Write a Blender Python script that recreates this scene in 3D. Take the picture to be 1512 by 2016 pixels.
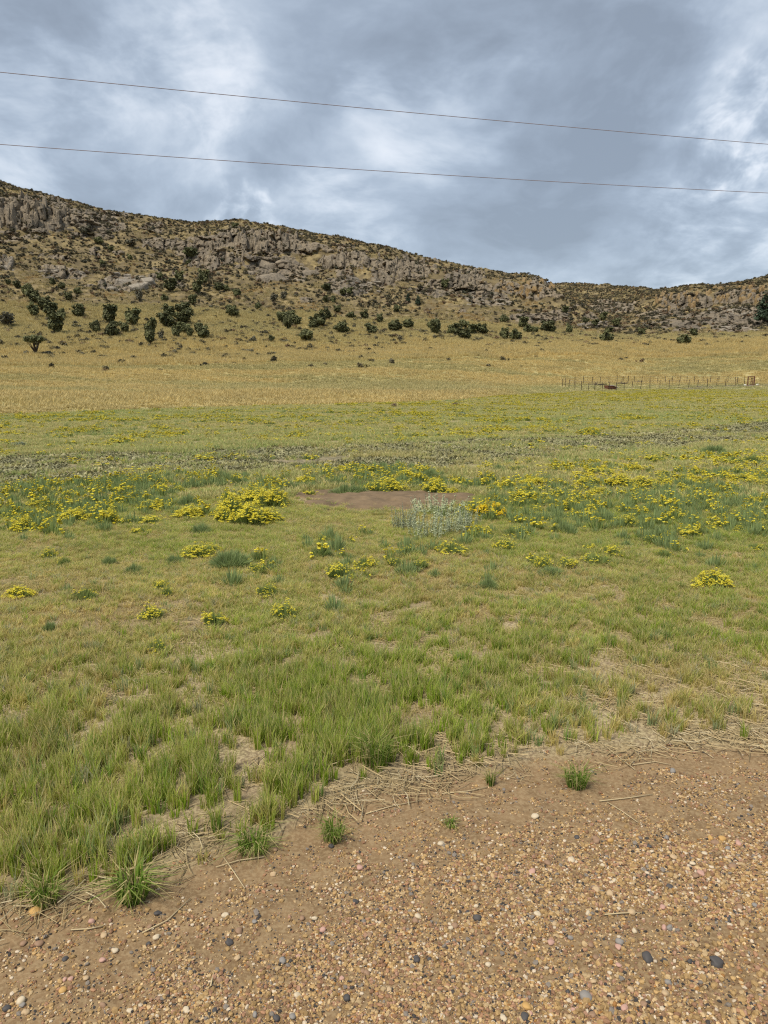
import bpy, bmesh, math, random
import numpy as np
from mathutils import Vector, Matrix

for o in list(bpy.data.objects):
    bpy.data.objects.remove(o, do_unlink=True)
rng = np.random.default_rng(11)
random.seed(11)
scene = bpy.context.scene
COL = scene.collection
R = math.radians

# ------------------------------------------------------------------ camera
CAM_Z = 1.6
F = 1456.0                      # focal length in pixels of the 1512 x 2016 photograph
PITCH = math.atan(268 / F)      # the level line lies at row 740
cd = bpy.data.cameras.new('camera'); cam = bpy.data.objects.new('camera', cd); COL.objects.link(cam)
cd.sensor_fit = 'VERTICAL'; cd.sensor_height = 36.0; cd.lens = 36.0 * F / 2016
cd.clip_start = 0.05; cd.clip_end = 5000
cam.location = (0, 0, CAM_Z); cam.rotation_euler = (math.pi / 2 - PITCH, 0, 0)
scene.camera = cam

# ------------------------------------------------------------------ light and sky
SUN_EL, SUN_AZ = R(58), R(-140)          # azimuth measured from +Y towards +X: behind the viewer, to the left
EXPOSURE = 1.58
SKY_GAIN = 0.335
sd = bpy.data.lights.new('sun', 'SUN'); sd.energy = 1.5; sd.angle = R(12); sd.color = (1.0, 0.93, 0.82)
sun = bpy.data.objects.new('sun', sd); COL.objects.link(sun)
sv = Vector((math.sin(SUN_AZ) * math.cos(SUN_EL), math.cos(SUN_AZ) * math.cos(SUN_EL), math.sin(SUN_EL)))
sun.rotation_euler = sv.to_track_quat('Z', 'Y').to_euler(); sun.location = sv * 50
scene.cycles.max_bounces = 5; scene.cycles.diffuse_bounces = 3; scene.cycles.glossy_bounces = 1; scene.cycles.transmission_bounces = 3
scene.cycles.filter_width = 1.2; scene.cycles.use_denoising = False
scene.view_settings.view_transform = 'Standard'; scene.view_settings.look = 'None'
scene.view_settings.exposure = EXPOSURE; scene.view_settings.gamma = 1; scene.view_settings.use_curve_mapping = False


def ray(u, v):
    cx, cy = (u - 756) / F, -(v - 1008) / F
    cp, sp = math.cos(PITCH), math.sin(PITCH)
    return Vector((cx, cy * sp + cp, cy * cp - sp)).normalized()


def az_el(u, v):
    d = ray(u, v)
    return math.atan2(d.x, d.y), d.z / math.hypot(d.x, d.y)


class NT:
    """small node-tree helper"""
    def __init__(s, tree): s.t = tree; s.n = tree.nodes; s.l = tree.links
    def add(s, typ, _out=0, **kw):
        n = s.n.new(typ)
        for k, v in kw.items():
            if k.startswith('i_'):
                key = k[2:]
                key = int(key) if key.isdigit() else key.replace('_', ' ')
                s.put(n.inputs[key], v)
            else:
                setattr(n, k, v)
        return n
    def put(s, sock, v):
        if hasattr(v, 'is_output') or isinstance(v, bpy.types.NodeSocket): s.l.new(v, sock)
        elif isinstance(v, bpy.types.Node): s.l.new(v.outputs[0], sock)
        else:
            if isinstance(v, (tuple, list)) and len(v) == 3 and sock.type == 'RGBA': v = (*v, 1)
            sock.default_value = v
    def math(s, op, a, b=0.0, c=None, clamp=False):
        n = s.n.new('ShaderNodeMath'); n.operation = op; n.use_clamp = clamp
        s.put(n.inputs[0], a); s.put(n.inputs[1], b)
        if c is not None: s.put(n.inputs[2], c)
        return n.outputs[0]
    def mix(s, f, a, b, mode='MIX'):
        n = s.n.new('ShaderNodeMix'); n.data_type = 'RGBA'; n.blend_type = mode
        s.put(n.inputs[0], f); s.put(n.inputs[6], a); s.put(n.inputs[7], b)
        return n.outputs[2]
    def noise(s, vec, scale, detail=4, rough=0.55, dist=0.0, out=0):
        n = s.n.new('ShaderNodeTexNoise'); s.put(n.inputs['Vector'], vec)
        n.inputs['Scale'].default_value = scale; n.inputs['Detail'].default_value = detail
        n.inputs['Roughness'].default_value = rough; n.inputs['Distortion'].default_value = dist
        return n.outputs[out]
    def smooth(s, x, lo, hi):
        n = s.n.new('ShaderNodeMapRange'); n.interpolation_type = 'SMOOTHSTEP'
        s.put(n.inputs[0], x); n.inputs[1].default_value = lo; n.inputs[2].default_value = hi
        return n.outputs[0]
    def ramp(s, x, stops):
        n = s.n.new('ShaderNodeValToRGB'); s.put(n.inputs[0], x)
        cr = n.color_ramp
        while len(cr.elements) > 1: cr.elements.remove(cr.elements[-1])
        cr.elements[0].position = stops[0][0]; cr.elements[0].color = (*stops[0][1], 1)
        for p, c in stops[1:]:
            e = cr.elements.new(p); e.color = (*c, 1)
        return n.outputs[0]


def build_world():
    w = bpy.data.worlds.new('World'); scene.world = w; w.use_nodes = True
    w.cycles.sampling_method = 'NONE'
    t = NT(w.node_tree); t.n.clear()
    tc = t.add('ShaderNodeTexCoord').outputs['Generated']
    sep = t.add('ShaderNodeSeparateXYZ', i_0=tc)
    z = t.math('MAXIMUM', sep.outputs[2], 0.0)
    den = t.math('ADD', z, 0.38)
    px = t.math('DIVIDE', sep.outputs[0], den); py = t.math('DIVIDE', sep.outputs[1], den)
    comb = t.add('ShaderNodeCombineXYZ', i_0=px, i_1=py, i_2=0.37).outputs[0]
    # warp the cloud layer so that its edges curl
    def noise2(vec, scale, det, rough, out=0):
        n = t.add('ShaderNodeTexNoise', noise_dimensions='2D'); t.put(n.inputs['Vector'], vec)
        n.inputs['Scale'].default_value = scale; n.inputs['Detail'].default_value = det; n.inputs['Roughness'].default_value = rough
        return n.outputs[out]
    def madd(a, k, b):
        m = t.add('ShaderNodeVectorMath', operation='MULTIPLY_ADD')
        t.put(m.inputs[0], a); m.inputs[1].default_value = (k, k, k); t.put(m.inputs[2], b)
        return m.outputs[0]
    w1 = noise2(comb, 1.6, 2, 0.5, 1)
    cv = madd(w1, 0.20, comb)
    w2 = noise2(cv, 5.0, 3, 0.55, 1)
    cv = madd(w2, 0.05, cv)
    n1 = noise2(cv, 1.7, 2, 0.5)
    n2 = noise2(cv, 3.6, 5, 0.50)
    n3 = noise2(cv, 11.0, 4, 0.6)
    val = t.math('MULTIPLY', n1, 0.36)
    val = t.math('MULTIPLY_ADD', n2, 0.46, val)
    val = t.math('MULTIPLY_ADD', n3, 0.17, val)
    val = t.math('ADD', val, -0.012)
    val = t.math('MULTIPLY_ADD', val, 1.22, -0.105)
    # thinner and thicker places of the cloud deck
    lobes = [(500, 436, 4.0, 0.36), (1530, 230, 6.5, 0.24), (850, 150, 7.0, 0.10), (310, 125, 8.0, 0.08),
             (30, 240, 6.5, 0.09), (1400, 470, 8.5, 0.11), (690, 448, 4.5, 0.08), (1270, 10, 8.0, 0.06),
             (1130, 120, 10, -0.08), (560, 60, 7.0, -0.05), (1080, 390, 10.0, -0.05), (480, 260, 10.0, -0.03), (1270, 560, 3.5, -0.06)]
    lv = t.smooth(t.math('MULTIPLY_ADD', n2, 0.6, t.math('MULTIPLY', n3, 0.4)), 0.36, 0.64)
    wn = t.add('ShaderNodeVectorMath', operation='SUBTRACT'); t.put(wn.inputs[0], madd(w2, 0.16, madd(w1, 0.10, tc))); wn.inputs[1].default_value = (0.13, 0.13, 0.13)
    nrm = t.add('ShaderNodeVectorMath', operation='NORMALIZE'); t.put(nrm.inputs[0], wn.outputs[0])
    brt = 0.0
    for u, v, wdeg, amp in lobes:
        d = ray(u, v)
        dp = t.add('ShaderNodeVectorMath', operation='DOT_PRODUCT'); t.put(dp.inputs[0], nrm.outputs[0]); dp.inputs[1].default_value = d
        sl = t.smooth(dp.outputs['Value'], math.cos(R(wdeg)), 1.0)
        if amp > 0: brt = t.math('MULTIPLY_ADD', sl, amp, brt)
        else: val = t.math('MULTIPLY_ADD', sl, amp, val)
    val = t.math('MULTIPLY_ADD', brt, t.math('MULTIPLY_ADD', lv, 1.15, 0.10), val)
    cloud = t.ramp(val, [(0.28, (0.275, 0.325, 0.395)), (0.42, (0.35, 0.415, 0.505)), (0.52, (0.435, 0.51, 0.61)),
                         (0.62, (0.56, 0.635, 0.73)), (0.74, (0.77, 0.825, 0.90)), (0.88, (0.95, 0.965, 0.99))])
    sky = t.add('ShaderNodeTexSky', sky_type='NISHITA', sun_disc=False, sun_elevation=SUN_EL, sun_rotation=SUN_AZ)
    skyc = t.mix(1.0, sky.outputs[0], (0.1, 0.1, 0.1), 'MULTIPLY')
    gain = t.mix(1.0, cloud, (SKY_GAIN, SKY_GAIN, SKY_GAIN), 'MULTIPLY')
    col = t.mix(0.93, skyc, gain)
    bg = t.add('ShaderNodeBackground', i_0=col, i_1=1.0)
    out = t.add('ShaderNodeOutputWorld'); t.l.new(bg.outputs[0], out.inputs[0])


build_world()

# ------------------------------------------------------------------ numpy noise
def _h(ix, iy, seed):
    n = (ix.astype(np.int64) * 374761393 + iy.astype(np.int64) * 668265263 + seed * 1442695041) & 0x7fffffff
    n = ((n ^ (n >> 13)) * 1274126177) & 0x7fffffff
    return ((n ^ (n >> 16)) & 0xffffff) / float(0xffffff)


def vnoise(x, y, seed=0):
    x = np.asarray(x, float); y = np.asarray(y, float)
    ix = np.floor(x); iy = np.floor(y); fx = x - ix; fy = y - iy
    fx = fx * fx * (3 - 2 * fx); fy = fy * fy * (3 - 2 * fy)
    a = _h(ix, iy, seed); b = _h(ix + 1, iy, seed); c = _h(ix, iy + 1, seed); d = _h(ix + 1, iy + 1, seed)
    return (a * (1 - fx) + b * fx) * (1 - fy) + (c * (1 - fx) + d * fx) * fy


def fbm(x, y, seed=0, octv=4):
    s = 0; a = 0.5; t = 0
    for k in range(octv):
        s = s + a * vnoise(x * 2 ** k + 17.3 * k, y * 2 ** k - 9.1 * k, seed + k); t += a; a *= 0.5
    return s / t


def cell(x, y, seed=0):
    """value of the nearest jittered cell centre and the distance to it"""
    ix = np.floor(x); iy = np.floor(y)
    best = np.full(np.shape(x), 9.0); val = np.zeros(np.shape(x))
    for dx in (-1, 0, 1):
        for dy in (-1, 0, 1):
            cx = ix + dx; cy = iy + dy
            ox = cx + 0.15 + 0.7 * _h(cx, cy, seed); oy = cy + 0.15 + 0.7 * _h(cx, cy, seed + 5)
            d = (x - ox) ** 2 + (y - oy) ** 2
            m = d < best
            best = np.where(m, d, best); val = np.where(m, _h(cx, cy, seed + 9), val)
    return val, np.sqrt(best)


def sstep(x, a, b):
    t = np.clip((np.asarray(x, float) - a) / (b - a), 0, 1)
    return t * t * (3 - 2 * t)


# ------------------------------------------------------------------ mesh helpers
def mesh_np(name, V, quads=None, tris=None, smooth=None):
    me = bpy.data.meshes.new(name)
    V = np.asarray(V, np.float32).reshape(-1, 3)
    nq = 0 if quads is None else len(quads); nt = 0 if tris is None else len(tris)
    parts = []
    if nq: parts.append(np.asarray(quads, np.int32).ravel())
    if nt: parts.append(np.asarray(tris, np.int32).ravel())
    me.vertices.add(len(V)); me.vertices.foreach_set('co', V.ravel())
    if parts:
        L = np.concatenate(parts)
        me.loops.add(len(L)); me.loops.foreach_set('vertex_index', L)
        starts = np.concatenate([np.arange(nq) * 4, nq * 4 + np.arange(nt) * 3]).astype(np.int32)
        me.polygons.add(nq + nt); me.polygons.foreach_set('loop_start', starts)
        sm = np.zeros(nq + nt, bool) if smooth is None else (np.full(nq + nt, smooth) if isinstance(smooth, bool) else smooth)
        me.polygons.foreach_set('use_smooth', sm)
    me.update(calc_edges=True)
    return me


def vattr(me, name, arr):
    a = me.attributes.new(name, 'FLOAT_COLOR', 'POINT')
    c = np.ones((len(me.vertices), 4), np.float32); arr = np.asarray(arr, np.float32); c[:, :arr.shape[1]] = arr
    a.data.foreach_set('color', c.ravel())


def tag(o, label=None, cat=None, group=None, kind=None):
    if label: o['label'] = label
    if cat: o['category'] = cat
    if group: o['group'] = group
    if kind: o['kind'] = kind
    return o


def obj(name, me, parent=None, mat=None, loc=(0, 0, 0), rot=(0, 0, 0), scale=(1, 1, 1), link=True):
    o = bpy.data.objects.new(name, me)
    if link: COL.objects.link(o)
    if mat is not None and not me.materials: me.materials.append(mat)
    if parent is not None: o.parent = parent
    o.location = loc; o.rotation_euler = rot; o.scale = scale
    return o


def empty(name, loc, rz=0, scale=(1, 1, 1)):
    o = bpy.data.objects.new(name, None); COL.objects.link(o)
    o.empty_display_size = 0.1
    o.location = loc; o.rotation_euler = (0, 0, rz); o.scale = scale
    return o


class MB:
    """collects simple shapes into one mesh"""
    def __init__(s): s.v = []; s.f = []; s.a = []
    def box(s, c, d, rot=None):
        b = len(s.v)
        for sx in (-1, 1):
            for sy in (-1, 1):
                for sz in (-1, 1):
                    p = Vector((sx * d[0] / 2, sy * d[1] / 2, sz * d[2] / 2))
                    if rot: p = rot @ p
                    s.v.append(tuple(p + Vector(c)))
        for q in ((0, 1, 3, 2), (4, 6, 7, 5), (0, 4, 5, 1), (2, 3, 7, 6), (0, 2, 6, 4), (1, 5, 7, 3)):
            s.f.append(tuple(b + i for i in q))
        return s
    def tube(s, pts, rad, sides=5, cap=True):
        pts = [Vector(p) for p in pts]; b = len(s.v); n = len(pts)
        for i, p in enumerate(pts):
            d = (pts[min(i + 1, n - 1)] - pts[max(i - 1, 0)]).normalized()
            up = Vector((0, 0, 1)) if abs(d.z) < 0.9 else Vector((1, 0, 0))
            x = d.cross(up).normalized(); y = d.cross(x)
            r = rad[i] if isinstance(rad, (list, tuple)) else rad
            for k in range(sides):
                a = 2 * math.pi * k / sides
                s.v.append(tuple(p + (x * math.cos(a) + y * math.sin(a)) * r))
        for i in range(n - 1):
            for k in range(sides):
                k2 = (k + 1) % sides
                s.f.append((b + i * sides + k, b + i * sides + k2, b + (i + 1) * sides + k2, b + (i + 1) * sides + k))
        if cap:
            s.f.append(tuple(b + k for k in range(sides))[::-1]); s.f.append(tuple(b + (n - 1) * sides + k for k in range(sides)))
        return s
    def mesh(s, name, smooth=False):
        me = bpy.data.meshes.new(name); me.from_pydata(s.v, [], s.f); me.update()
        if smooth: me.polygons.foreach_set('use_smooth', [True] * len(me.polygons))
        return me


def blades(n, h, spread, lean, width, seed, hvar=0.4, tuftpts=None, droop=0.5):
    """thin bent blades: two quads' worth each; attribute bl = (height along blade, random)"""
    g = np.random.default_rng(seed)
    if tuftpts is None:
        rr = spread * np.sqrt(g.random(n)); aa = g.random(n) * 2 * np.pi
        bx, by = rr * np.cos(aa), rr * np.sin(aa)
        dirn = aa + g.normal(0, 0.9, n)
    else:
        k = g.integers(0, len(tuftpts), n); bx = tuftpts[k, 0] + g.normal(0, spread, n); by = tuftpts[k, 1] + g.normal(0, spread, n)
        dirn = g.random(n) * 2 * np.pi
    hh = h * (1 - hvar * g.random(n)); ln = lean * (0.25 + g.random(n)) * hh
    dx, dy = np.cos(dirn), np.sin(dirn)
    fa = g.random(n) * np.pi; wx, wy = np.cos(fa) * width / 2, np.sin(fa) * width / 2
    V = np.zeros((n, 5, 3)); A = np.zeros((n, 5, 3)); rnd = g.random(n)
    for i, (t, ww) in enumerate(((0, 1), (0, 1), (0.5, 0.8), (0.5, 0.8), (1, 0))):
        sg = -1 if i % 2 == 0 else 1
        off = ln * (t * 0.35 if t < 1 else 1.0)
        V[:, i, 0] = bx + dx * off + sg * wx * ww; V[:, i, 1] = by + dy * off + sg * wy * ww
        V[:, i, 2] = hh * (t if t < 1 else 1 - droop * lean * 0.4) - (0.012 if t == 0 else 0)
        A[:, i, 0] = t; A[:, i, 1] = rnd; A[:, i, 2] = g.random(n)
    b = np.arange(n) * 5
    Q = np.stack([b, b + 1, b + 3, b + 2], 1); T = np.stack([b + 2, b + 3, b + 4], 1)
    me = mesh_np('blades', V, Q, T); vattr(me, 'bl', A.reshape(-1, 3))
    return me


def leaf_cloud(lobes, n, leaf, seed, shell=0.55, up=0.25, aspect=1.8):
    """rhombic leaves spread through overlapping ellipsoids"""
    g = np.random.default_rng(seed)
    lob = np.array(lobes, float); vol = lob[:, 3] * lob[:, 4] * lob[:, 5]
    k = g.choice(len(lob), n, p=vol / vol.sum()); L = lob[k]
    d = g.normal(size=(n, 3)); d /= np.linalg.norm(d, axis=1)[:, None]
    rad = shell + (1 - shell) * g.random(n) ** 0.7 + g.normal(0, 0.07, n)
    c = L[:, :3] + d * L[:, 3:] * rad[:, None]
    nr = d + g.normal(0, 0.55, (n, 3)); nr[:, 2] += up; nr /= np.linalg.norm(nr, axis=1)[:, None]
    a = np.cross(nr, g.normal(size=(n, 3))); a /= np.linalg.norm(a, axis=1)[:, None]; b = np.cross(nr, a)
    s = leaf * (0.6 + 0.8 * g.random(n))[:, None]
    V = np.stack([c - a * s, c + b * s / aspect, c + a * s, c - b * s / aspect], 1)
    me = mesh_np('leaves', V, np.arange(4 * n).reshape(n, 4))
    A = np.zeros((n, 4, 3)); A[:, :, 0] = rad[:, None]; A[:, :, 1] = g.random(n)[:, None]
    A[:, :, 2] = _h(k + 3.0, k * 0 + 7.0, seed)[:, None]
    vattr(me, 'bl', A.reshape(-1, 3))
    return me


# ------------------------------------------------------------------ materials
def new_mat(name):
    m = bpy.data.materials.new(name); m.use_nodes = True; t = NT(m.node_tree); t.n.clear(); return m, t


def finish(t, col, rough=0.9, normal=None, transl=0.0, spec=0.2):
    out = t.add('ShaderNodeOutputMaterial')
    p = t.add('ShaderNodeBsdfPrincipled'); t.put(p.inputs['Base Color'], col); t.put(p.inputs['Roughness'], rough)
    p.inputs['Specular IOR Level'].default_value = spec
    if normal is not None: t.put(p.inputs['Normal'], normal)
    if transl > 0:
        tr = t.add('ShaderNodeBsdfTranslucent'); t.put(tr.inputs[0], col)
        mx = t.add('ShaderNodeMixShader', i_0=transl); t.l.new(p.outputs[0], mx.inputs[1]); t.l.new(tr.outputs[0], mx.inputs[2])
        t.l.new(mx.outputs[0], out.inputs[0])
    else:
        t.l.new(p.outputs[0], out.inputs[0])


def mat_blade(name, straw, straw_amt, tip_amt, inst=True, fixed=(0.1, 0.14, 0.04), var=0.5, transl=0.3):
    m, t = new_mat(name)
    at = t.add('ShaderNodeAttribute', attribute_name='bl'); sp = t.add('ShaderNodeSeparateColor', i_0=at.outputs['Color'])
    if inst:
        base = t.add('ShaderNodeAttribute', attribute_name='col', attribute_type='INSTANCER').outputs['Color']
    else:
        base = t.add('ShaderNodeRGB'); base.outputs[0].default_value = (*fixed, 1); base = base.outputs[0]
    k = t.math('MULTIPLY_ADD', sp.outputs[1], var, 1 - var / 2)
    kc = t.add('ShaderNodeCombineColor', i_0=k, i_1=k, i_2=k).outputs[0]
    base = t.mix(1.0, base, kc, 'MULTIPLY')
    dry = t.smooth(sp.outputs[2] if False else sp.outputs[1], 1 - straw_amt, 1 - straw_amt + 0.08) if straw_amt > 0 else 0.0
    tip = t.math('MULTIPLY', t.smooth(sp.outputs[0], 0.35, 1.0), tip_amt)
    f = t.math('MAXIMUM', dry, tip, clamp=True)
    c = t.mix(f, base, straw)
    finish(t, c, 0.75, transl=transl, spec=0.25)
    return m


def mat_leaf(name, col_a, col_b, transl=0.15, inst=False):
    m, t = new_mat(name)
    at = t.add('ShaderNodeAttribute', attribute_name='bl'); sp = t.add('ShaderNodeSeparateColor', i_0=at.outputs['Color'])
    f = t.math('MULTIPLY_ADD', sp.outputs[2], 0.5, t.math('MULTIPLY', sp.outputs[1], 0.5))
    c = t.mix(f, col_a, col_b)
    oi = t.add('ShaderNodeObjectInfo')
    k = t.math('MULTIPLY_ADD', oi.outputs['Random'], 0.5, 0.75)
    c = t.mix(1.0, c, t.add('ShaderNodeCombineColor', i_0=k, i_1=k, i_2=k).outputs[0], 'MULTIPLY')
    if inst:
        ic = t.add('ShaderNodeAttribute', attribute_name='col', attribute_type='INSTANCER').outputs['Color']
        c = t.mix(1.0, c, ic, 'MULTIPLY')
    finish(t, c, 0.7, transl=transl, spec=0.25)
    return m


def mat_plain(name, col, var=0.25, scale=30.0, rough=0.85, bump=0.0, spec=0.2):
    m, t = new_mat(name)
    co = t.add('ShaderNodeTexCoord').outputs['Object']
    n = t.noise(co, scale, 4, 0.6)
    k = t.math('MULTIPLY_ADD', n, 2 * var, 1 - var)
    c = t.mix(1.0, col, t.add('ShaderNodeCombineColor', i_0=k, i_1=k, i_2=k).outputs[0], 'MULTIPLY')
    nm = None
    if bump:
        b = t.add('ShaderNodeBump', i_Strength=bump, i_Distance=0.02); t.put(b.inputs['Height'], n); nm = b.outputs[0]
    finish(t, c, rough, nm, spec=spec)
    return m


M_DARKLEAF = mat_leaf('dark_bush_leaf', (0.06, 0.066, 0.028), (0.16, 0.165, 0.068), 0.14)
M_GREYLEAF = mat_leaf('grey_scrub_leaf', (0.10, 0.095, 0.065), (0.19, 0.18, 0.12), 0.1)
M_PINE = mat_leaf('conifer_needle', (0.018, 0.032, 0.018), (0.05, 0.075, 0.04), 0.05)
M_SCRUB = mat_leaf('hillside_scrub_leaf', (0.75, 0.75, 0.75), (1.25, 1.25, 1.2), 0.1, inst=True)
M_BARK = mat_plain('bark', (0.075, 0.06, 0.045), 0.4, 8)
STRAW = (0.64, 0.52, 0.25)
M_GRASS = mat_blade('meadow_grass', STRAW, 0.26, 0.42, transl=0.5, var=0.7)
M_FIELD = mat_blade('far_meadow_grass', STRAW, 0.22, 0.3, transl=0.4)
M_TALL = mat_blade('tall_dry_grass', (0.60, 0.50, 0.24), 0.25, 0.5, transl=0.35)
M_FOL = mat_blade('grey_green_foliage', (0.40, 0.36, 0.18), 0.06, 0.1, inst=False, fixed=(0.27, 0.34, 0.10), transl=0.45)
M_BLUEFOL = mat_blade('blue_green_foliage', (0.40, 0.38, 0.22), 0.04, 0.05, inst=False, fixed=(0.28, 0.35, 0.135), transl=0.45)
M_SILVER = mat_leaf('silver_sage_leaf', (0.38, 0.43, 0.25), (0.60, 0.63, 0.42), 0.4)
M_SILVERB = mat_blade('silver_stem', (0.45, 0.46, 0.36), 0.05, 0.15, inst=False, fixed=(0.28, 0.32, 0.24))
M_TUFT = mat_blade('verge_grass', (0.52, 0.44, 0.20), 0.34, 0.35, inst=False, fixed=(0.16, 0.26, 0.03), transl=0.45)


def mat_flower(name, a, b):
    m, t = new_mat(name)
    at = t.add('ShaderNodeAttribute', attribute_name='bl'); sp = t.add('ShaderNodeSeparateColor', i_0=at.outputs['Color'])
    finish(t, t.mix(sp.outputs[1], a, b), 0.7, transl=0.25, spec=0.15)
    return m


M_YEL = mat_flower('yellow_petal', (0.62, 0.51, 0.02), (0.76, 0.69, 0.10))
M_ORG = mat_flower('golden_petal', (0.68, 0.46, 0.010), (0.80, 0.60, 0.02))


def mat_stone():
    m, t = new_mat('pebble')
    ic = t.add('ShaderNodeAttribute', attribute_name='bl').outputs['Color']
    co = t.add('ShaderNodeTexCoord').outputs['Object']
    n = t.noise(co, 350, 3, 0.65)
    k = t.math('MULTIPLY_ADD', n, 0.7, 0.65)
    c = t.mix(1.0, ic, t.add('ShaderNodeCombineColor', i_0=k, i_1=k, i_2=k).outputs[0], 'MULTIPLY')
    finish(t, c, 0.75, spec=0.3)
    return m


M_PEB = mat_stone()


def mat_rock(name, a, b, c3, lichen=0.3):
    m, t = new_mat(name)
    co = t.add('ShaderNodeTexCoord').outputs['Object'] if False else t.add('ShaderNodeNewGeometry').outputs['Position']
    n1 = t.noise(co, 0.22, 6, 0.62); n2 = t.noise(co, 1.7, 6, 0.7)
    st = t.add('ShaderNodeVectorMath', operation='MULTIPLY'); t.put(st.inputs[0], co); st.inputs[1].default_value = (1.3, 1.3, 0.16)
    n3 = t.noise(st.outputs[0], 1.0, 4, 0.6)          # vertical water stains
    c = t.mix(t.smooth(n1, 0.38, 0.62), a, b)
    c = t.mix(t.math('MULTIPLY', t.smooth(n3, 0.5, 0.72), 0.75), c, c3)
    k = t.math('MULTIPLY_ADD', n2, 0.9, 0.55)
    c = t.mix(1.0, c, t.add('ShaderNodeCombineColor', i_0=k, i_1=k, i_2=k).outputs[0], 'MULTIPLY')
    bp = t.add('ShaderNodeBump', i_Strength=0.7, i_Distance=0.5); t.put(bp.inputs['Height'], t.math('ADD', n2, n3))
    finish(t, c, 0.9, bp.outputs[0])
    return m


M_ROCK = mat_rock('grey_tan_rock', (0.175, 0.147, 0.108), (0.255, 0.208, 0.146), (0.085, 0.072, 0.056))
M_PALE = mat_rock('pale_rock', (0.225, 0.198, 0.158), (0.30, 0.26, 0.20), (0.13, 0.11, 0.09))
M_GOLD = mat_rock('golden_rock', (0.24, 0.16, 0.07), (0.27, 0.195, 0.10), (0.13, 0.10, 0.075))


def mat_ground():
    """bare soil, thatch, gravel bed, dark weedy track, straw and hillside soil, chosen by what grows or lies there"""
    m, t = new_mat('ground_cover')
    pos = t.add('ShaderNodeNewGeometry').outputs['Position']
    a1 = t.add('ShaderNodeSeparateColor', i_0=t.add('ShaderNodeAttribute', attribute_name='zone').outputs['Color'])
    a2 = t.add('ShaderNodeSeparateColor', i_0=t.add('ShaderNodeAttribute', attribute_name='zone_b').outputs['Color'])
    gravel, track, straw = a1.outputs[0], a1.outputs[1], a1.outputs[2]
    rock, hill, drive = a2.outputs[0], a2.outputs[1], a2.outputs[2]
    nf = t.noise(pos, 70, 4, 0.7); nm = t.noise(pos, 9, 4, 0.65); nl = t.noise(pos, 0.55, 5, 0.6); nx = t.noise(pos, 0.09, 5, 0.6)
    soil = t.mix(t.smooth(nm, 0.35, 0.65), (0.165, 0.106, 0.054), (0.235, 0.154, 0.080))
    grit = t.mix(t.smooth(nf, 0.42, 0.62), soil, (0.31, 0.225, 0.125))
    gsoil = t.mix(0.65, soil, grit)
    thatch = t.mix(t.smooth(nf, 0.40, 0.62), (0.19, 0.14, 0.085), (0.42, 0.34, 0.20))
    rad = t.add('ShaderNodeVectorMath', operation='LENGTH'); t.put(rad.inputs[0], pos); dist = rad.outputs['Value']
    gcol = t.mix(t.smooth(nl, 0.40, 0.62), (0.25, 0.265, 0.085), (0.34, 0.32, 0.12))
    meadow = t.mix(t.math('MULTIPLY', t.smooth(nm, 0.35, 0.60), t.math('MULTIPLY_ADD', t.smooth(dist, 6, 14), 0.5, 0.12)), t.mix(t.math('MULTIPLY', t.smooth(nl, 0.42, 0.55), 0.6), thatch, (0.20, 0.145, 0.09)), gcol)
    trk = t.mix(t.smooth(nm, 0.42, 0.6), (0.14, 0.125, 0.075), (0.29, 0.235, 0.145))
    strw = t.mix(t.smooth(nl, 0.36, 0.66), (0.40, 0.32, 0.14), (0.32, 0.28, 0.125))
    strw = t.mix(t.math('MULTIPLY', t.smooth(nx, 0.46, 0.60), 0.65), strw, (0.24, 0.23, 0.10))
    hl = t.mix(t.smooth(nl, 0.38, 0.62), (0.14, 0.11, 0.062), (0.265, 0.205, 0.10))
    hl = t.mix(t.math('MULTIPLY', t.smooth(nx, 0.42, 0.58), 0.6), hl, (0.10, 0.078, 0.044))
    st = t.add('ShaderNodeVectorMath', operation='MULTIPLY'); t.put(st.inputs[0], pos); st.inputs[1].default_value = (1.3, 1.3, 0.16)
    ns = t.noise(st.outputs[0], 1.0, 4, 0.6); nr = t.noise(pos, 1.5, 6, 0.7)
    rk = t.mix(t.smooth(nx, 0.35, 0.65), (0.17, 0.142, 0.104), (0.25, 0.202, 0.138))
    rk = t.mix(t.math('MULTIPLY', t.smooth(ns, 0.48, 0.70), 0.8), rk, (0.10, 0.088, 0.075))
    kk = t.math('MULTIPLY_ADD', nr, 0.9, 0.55)
    rk = t.mix(1.0, rk, t.add('ShaderNodeCombineColor', i_0=kk, i_1=kk, i_2=kk).outputs[0], 'MULTIPLY')
    c = t.mix(track, meadow, trk)
    c = t.mix(straw, c, strw)
    c = t.mix(hill, c, hl)
    c = t.mix(t.smooth(t.math('ADD', rock, t.math('MULTIPLY_ADD', nr, 0.5, -0.25)), 0.4, 0.6), c, rk)
    c = t.mix(drive, c, t.mix(nm, (0.16, 0.13, 0.09), (0.26, 0.21, 0.155)))
    c = t.mix(gravel, c, gsoil)
    bh = t.math('ADD', t.math('MULTIPLY', nf, 0.35), nm)
    bp = t.add('ShaderNodeBump', i_Strength=0.5, i_Distance=0.02); t.put(bp.inputs['Height'], bh)
    bq = t.add('ShaderNodeBump', i_Distance=0.6); t.put(bq.inputs['Height'], t.math('ADD', nr, ns)); t.put(bq.inputs['Strength'], t.math('MULTIPLY', rock, 0.8))
    t.l.new(bp.outputs[0], bq.inputs['Normal'])
    finish(t, c, 0.95, bq.outputs[0], spec=0.1)
    return m


M_GROUND = mat_ground()

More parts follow.
